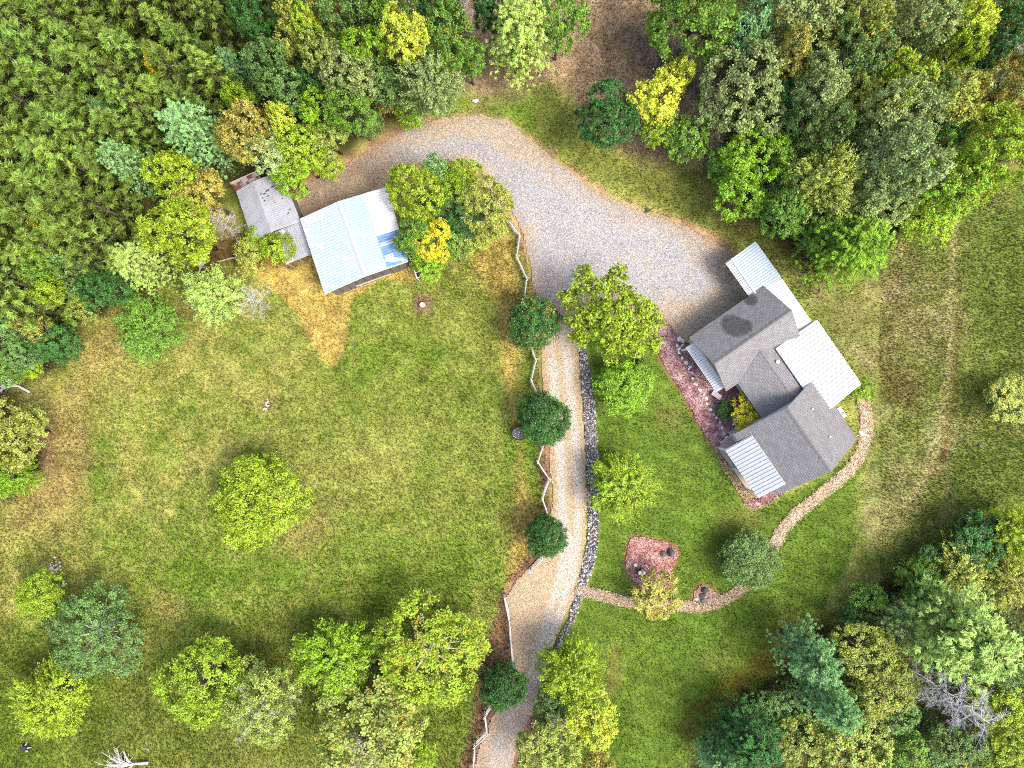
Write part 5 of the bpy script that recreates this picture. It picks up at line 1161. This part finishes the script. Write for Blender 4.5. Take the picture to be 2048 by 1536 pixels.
# upper right wood
for a in (('oak', 'G', 1390, 38, 92, 11, 'big mid-green oak reaching down over the dark litter', 0), ('bush', 'B', 1312, 62, 26, 7, 'small bright green crown on the gap side of the big oak', 0), ('oak', 'D', 1212, 238, 70, 7, 'dark bluish green tree standing alone above the clay bank', 0),
          ('med', 'V', 1318, 198, 54, 8, 'bright yellow-lime tree beside the dark bluish green tree', 0), ('bush', 'V', 1352, 160, 28, 8, 'upper yellow-lime crown touching the bright yellow-lime tree', 0), ('med', 'L', 1312, 270, 32, 5, 'lower yellow-green skirt tree below the bright yellow-lime tree', 0),
          ('med', 'G', 1372, 280, 46, 6, 'mid-green tree next to the yellow-lime pair', 0), ('bush', 'K', 1412, 118, 27, 8, 'small grey-green crown over the dark litter', 0), ('oak', 'K', 1480, 180, 86, 11, 'large grey-green oak behind the yellow-lime pair', 0), ('bush', 'R', 1425, 262, 26, 4, 'brown bare-topped bush between green trees', .4),
          ('oak', 'B', 1505, 318, 66, 8, 'bright green tree low in the upper wood', 0), ('med', 'B', 1480, 390, 52, 6, 'bright green tree nearest the gravel lot', 0), ('med', 'T', 1490, 70, 48, 11, 'teal green crown beside the big oak', 0), ('oak', 'K', 1600, 45, 78, 12, 'grey-green oak with orange leaves at the top edge', .10),
          ('oak', 'O', 1720, 42, 66, 12, 'olive oak at the top edge of the upper wood', .04), ('oak', 'K', 1825, 50, 66, 12, 'pale grey-olive oak at the top edge', .03), ('oak', 'M', 1700, 122, 64, 11, 'dusky oak behind the speckled crown', .05), ('med', 'V', 1920, 55, 44, 12, 'lemon-lime crown near the upper corner', .05),
          ('med', 'L', 1905, 108, 38, 11, 'yellow-green crown below the lemon-lime crown', .05), ('oak', 'D', 1972, 85, 52, 11, 'deep green tree beside the bare corner tree', .03), ('med', 'R', 1572, 118, 46, 12, 'yellow-olive crown with bare branches and one orange spray', .15), ('oak', 'K', 1622, 182, 58, 12, 'grey-green crown under the yellow-olive one', 0),
          ('med', 'L', 1790, 168, 52, 11, 'bright yellow-green crown in the middle of the upper wood', .08), ('oak', 'R', 2010, 185, 62, 10, 'golden orange tree at the photo edge of the upper wood', .35), ('med', 'O', 1900, 205, 54, 10, 'olive brown-tipped tree above the big field-side tree', .08), ('wide', 'L', 1975, 300, 90, 10, 'broad yellow-green tree bulging into the field', .12),
          ('oak', 'K', 1782, 245, 72, 13, 'tall grey-green oak in the heart of the upper wood', 0), ('oak', 'K', 1790, 335, 74, 13, 'pale grey-green oak with clumped crown above the field', 0), ('oak', 'M', 1618, 258, 60, 11, 'shaded grey-green oak beside the dark hollow', 0), ('feather', 'O', 1632, 368, 72, 9, 'drooping olive-yellow feathery tree in the upper wood', 0),
          ('oak', 'B', 1890, 375, 74, 9, 'bright green tree beneath the broad yellow-green tree', .03), ('oak', 'K', 1750, 412, 58, 9, 'grey-green tree just above the field corner', 0), ('oak', 'G', 1572, 408, 60, 8, 'green tree behind the carport', 0), ('med', 'G', 1560, 300, 44, 8, 'green crown between shaded oak and bright green tree', 0),
          ('med', 'M', 1850, 180, 46, 10, 'dusky crown beside the bright yellow-green crown', .04), ('med', 'L', 1850, 438, 54, 6, 'lime bush at the lower rim of the upper wood', 0), ('med', 'D', 1880, 260, 46, 8, 'dark tree in the hollow beside the broad yellow-green tree', 0), ('med', 'M', 1690, 300, 46, 8, 'dark tree beside the brown hollow', 0),
          ('oak', 'G', 1640, 460, 54, 7, 'green tree beside the big bright green pine', 0), ('med', 'O', 1745, 215, 44, 10, 'olive crown beside the tall grey-green oak', .06), ('med', 'M', 1660, 70, 40, 11, 'dusky crown between two top-edge oaks', .04), ('med', 'D', 1540, 200, 44, 9, 'dark green crown between grey-green oaks', 0),
          ('oak', 'M', 2010, 20, 60, 10, 'shaded tree in the upper corner', .06), ('med', 'G', 1440, 330, 36, 5, 'small green tree on the grassy bank', 0), ('med', 'M', 2030, 260, 40, 8, 'dusky tree behind the broad yellow-green tree', .1), ('med', 'D', 1560, 500, 30, 3, 'low dark bush beside the carport', 0),
          ('med', 'K', 1530, 250, 42, 9, 'grey-green crown beside the large grey-green oak', 0), ('med', 'O', 1700, 195, 36, 10, 'yellow speckled olive crown amid dusky oaks', .12)):
    if a[6].startswith('low dark bush'): continue
    T(*a[:6], a[6], accent=a[7])
T('pine', 'B', 1688, 500, 92, 8.2, 'big bright green pine at the corner of the field', 'pine_tree', 'pine')
bare(2032, 62, 48, 11, 'bare grey tree in the upper corner')
bare(1435, 262, 24, 6, 'bare white branches between green trees above the bank')
# lower right wood
for a in (('pine', 'T', 1612, 1305, 66, 8.2, 'blue-green pine at the lawn side of the lower wood', 0), ('pine', 'T', 1650, 1395, 58, 8.2, 'blue-green pine with bluish core in the lower wood', 0), ('oak', 'O', 1722, 1298, 62, 5.7, 'olive tree between two blue-green pines', 0), ('oak', 'O', 1768, 1372, 66, 5.7, 'yellow-olive tree beside the bare grey tree', .05),
          ('pine', 'P', 1905, 1262, 118, 9.5, 'huge pale green pine with long plumes in the lower wood', 0), ('bush', 'G', 1735, 1195, 32, 3.6, 'small green bush at the tip of the lower wood', 0), ('feather', 'G', 1838, 1165, 46, 3.1, 'mid-green tree behind the huge pale pine', .03), ('med', 'D', 1958, 1078, 56, 4.2, 'dark bluish green tree at the field edge of the lower wood', 0),
          ('feather', 'L', 2022, 1062, 52, 4.7, 'yellow-green feathery tree beside the dark bluish green tree', .1), ('feather', 'O', 1925, 1140, 62, 3.6, 'olive scrubby tree above the huge pale pine', .03), ('feather', 'O', 2010, 1160, 56, 4.2, 'olive scrubby tree at the photo edge of the lower wood', .06), ('oak', 'L', 2015, 1435, 66, 5.2, 'lime tree at the lower corner edge', .03),
          ('pine', 'D', 1492, 1475, 86, 6.8, 'big dark blue-green conifer at the bottom of the lawn', 0), ('pine', 'T', 1432, 1512, 46, 4.8, 'bright green young conifer at the bottom of the lawn', 0), ('oak', 'O', 1600, 1500, 66, 4.7, 'olive tree beside the big dark conifer', .03), ('oak', 'O', 1705, 1492, 72, 5.2, 'olive-yellow tree at the bottom edge of the lower wood', .04),
          ('med', 'M', 1795, 1435, 44, 4.2, 'dusky tree in the dark hollow below the bare grey tree', 0), ('oak', 'G', 1808, 1518, 60, 4.7, 'green tree at the bottom edge under the dusky hollow', 0), ('oak', 'M', 1905, 1495, 64, 4.7, 'dark green oak at the bottom edge', .04), ('oak', 'L', 2000, 1520, 60, 4.7, 'yellow-green oak in the bottom corner', .06),
          ('med', 'M', 1880, 1180, 44, 2.6, 'dark scrub tree between feathery trees', 0), ('med', 'G', 1690, 1430, 40, 4.2, 'mid-green crown under the yellow-olive tree', 0), ('oak', 'M', 2020, 1340, 60, 4.7, 'shaded green tree at the photo edge beside the huge pale pine', .03), ('med', 'M', 1560, 1410, 40, 3.1, 'dark green bush between conifer and pines', 0),
          ('med', 'D', 1710, 1238, 34, 2.6, 'dark green bush under the tip of the huge pale pine', 0), ('med', 'D', 1865, 1110, 30, 2.6, 'low dark green bush at the field edge', 0), ('feather', 'K', 1790, 1245, 44, 4.2, 'grey-green tree between olive tree and huge pale pine', 0), ('med', 'O', 1960, 1390, 44, 4.2, 'olive crown behind the bare grey tree', .04)):
    nm = ('pine_tree', 'pine') if a[0] == 'pine' else ('tree', 'tree')
    T(*a[:6], a[6], *nm, accent=a[7])
bare(1935, 1415, 70, 10, 'bare grey-white tree in the lower wood under the huge pale pine', 'bare', 'g')
bare(1885, 1385, 40, 9, 'smaller bare grey tree beside the yellow-olive tree', 'bare', 'g')

# fallen and dead wood at the meadow edge
def fallen(px, py, a, L_, label, seed, bark='W', thick=.11):
    r = random.Random(seed); t = thing('fallen_tree', label, 'fallen tree', W(px, py), math.radians(a)); b = MB()
    b.tube([(0, 0, .12), (L_ * .3, -.05, .22), (L_ * .6, .02, .3)], [thick, thick * .8, thick * .6], 8); tr = b.build('trunk', M_BARK, t, True); tr.color = (*BARKS[bark], 1); b = MB()
    for i in range(26):
        s = r.uniform(.35, .75); p = Vector((L_ * s * .8, 0, .26)); an = r.gauss(0, .75); u = Vector((math.cos(an), math.sin(an), r.uniform(-.02, .5))); le = L_ * r.uniform(.2, .5)
        e = p + u * le; m = p + u * le * .5 + Vector((0, r.gauss(0, .08), .04)); b.tube([p, m, e], [.045, .03, .012], 4, cap=False)
        for j in range(5):
            q = p + (e - p) * r.uniform(.3, 1); w = (u + Vector((r.gauss(0, .7), r.gauss(0, .7), r.gauss(.1, .3)))).normalized(); b.tube([q, q + w * le * r.uniform(.2, .45)], [.018, .008], 3, cap=False)
    br = b.build('branches', M_BARK, t); br.color = (*BARKS[bark], 1)
fallen(298, 1524, 184, 3.6, 'fallen white birch lying in the grass at the bottom edge', 3)
fallen(62, 785, 152, 3.2, 'fallen white branches at the wood edge above the olive-green tree', 4)
fallen(60, 955, 190, 2.8, 'dead white branches lying below the light green edge tree', 5)
fallen(398, 548, 70, 1.6, 'pinkish dead branch lying in brown ground beside the long pole', 6, 'w', .07)
b = MB(); b.tube([(-.4, .05, .03), (0, .02, .05), (.2, -.25, .03)], [.02, .025, .01], 5); b.tube([(0, .02, .05), (.25, .05, .04)], [.02, .01], 5); tagm(b, 'fallen_branch', M_WOOD, 'small forked white twig lying in the grass near the fallen birch', 'branch', W(296, 1498))

# undergrowth filling the woods' floor
def undergrowth(name, n, polys, cols, hmax):
    P = []
    for poly in polys:
        bb = BB(poly); a, b = W(bb[0], bb[3]), W(bb[2], bb[1]); m = n // len(polys); x = NR.uniform(a.x, b.x, m); y = NR.uniform(a.y, b.y, m); k = sd_poly(x, y, poly) + (fbm(x, y, 3, 2) - .5) * 2 < -.2; P.append(np.stack([x[k], y[k]], 1))
    P = np.concatenate(P); per = 9; idx = np.repeat(np.arange(len(P)), per); m = len(idx)
    hz = hmax * fbm(P[:, 0], P[:, 1], 2.2, 3)
    pos = np.concatenate([P[idx] + NR.normal(0, .22, (m, 2)), (hz[idx] * NR.uniform(.3, 1.1, m))[:, None]], 1); nr = np.array([0, 0, .8]) + NR.normal(size=(m, 3)) * .5
    me = leaves(pos, nr, .20, .13, .4 + NR.normal(0, .22, m), NR.uniform(0, 1, m), name=name)
    o = link(name, me, kind='stuff'); o.color = (*cols, 1); o['accent'] = .04
undergrowth('undergrowth', 16000, [[(-60, -60), (930, -60), (930, 60), (880, 180), (780, 235), (640, 310), (560, 360), (450, 360), (350, 520), (230, 600), (150, 660), (110, 720), (-60, 760)],
                                   [(1450, -60), (2110, -60), (2110, 320), (1960, 330), (1840, 420), (1740, 520), (1630, 540), (1540, 450), (1470, 380)],
                                   [(1400, 1580), (1450, 1450), (1570, 1340), (1620, 1280), (1720, 1210), (1850, 1130), (1940, 1050), (2110, 1010), (2110, 1580)]], (0.085, 0.155, 0.036), 1.0)
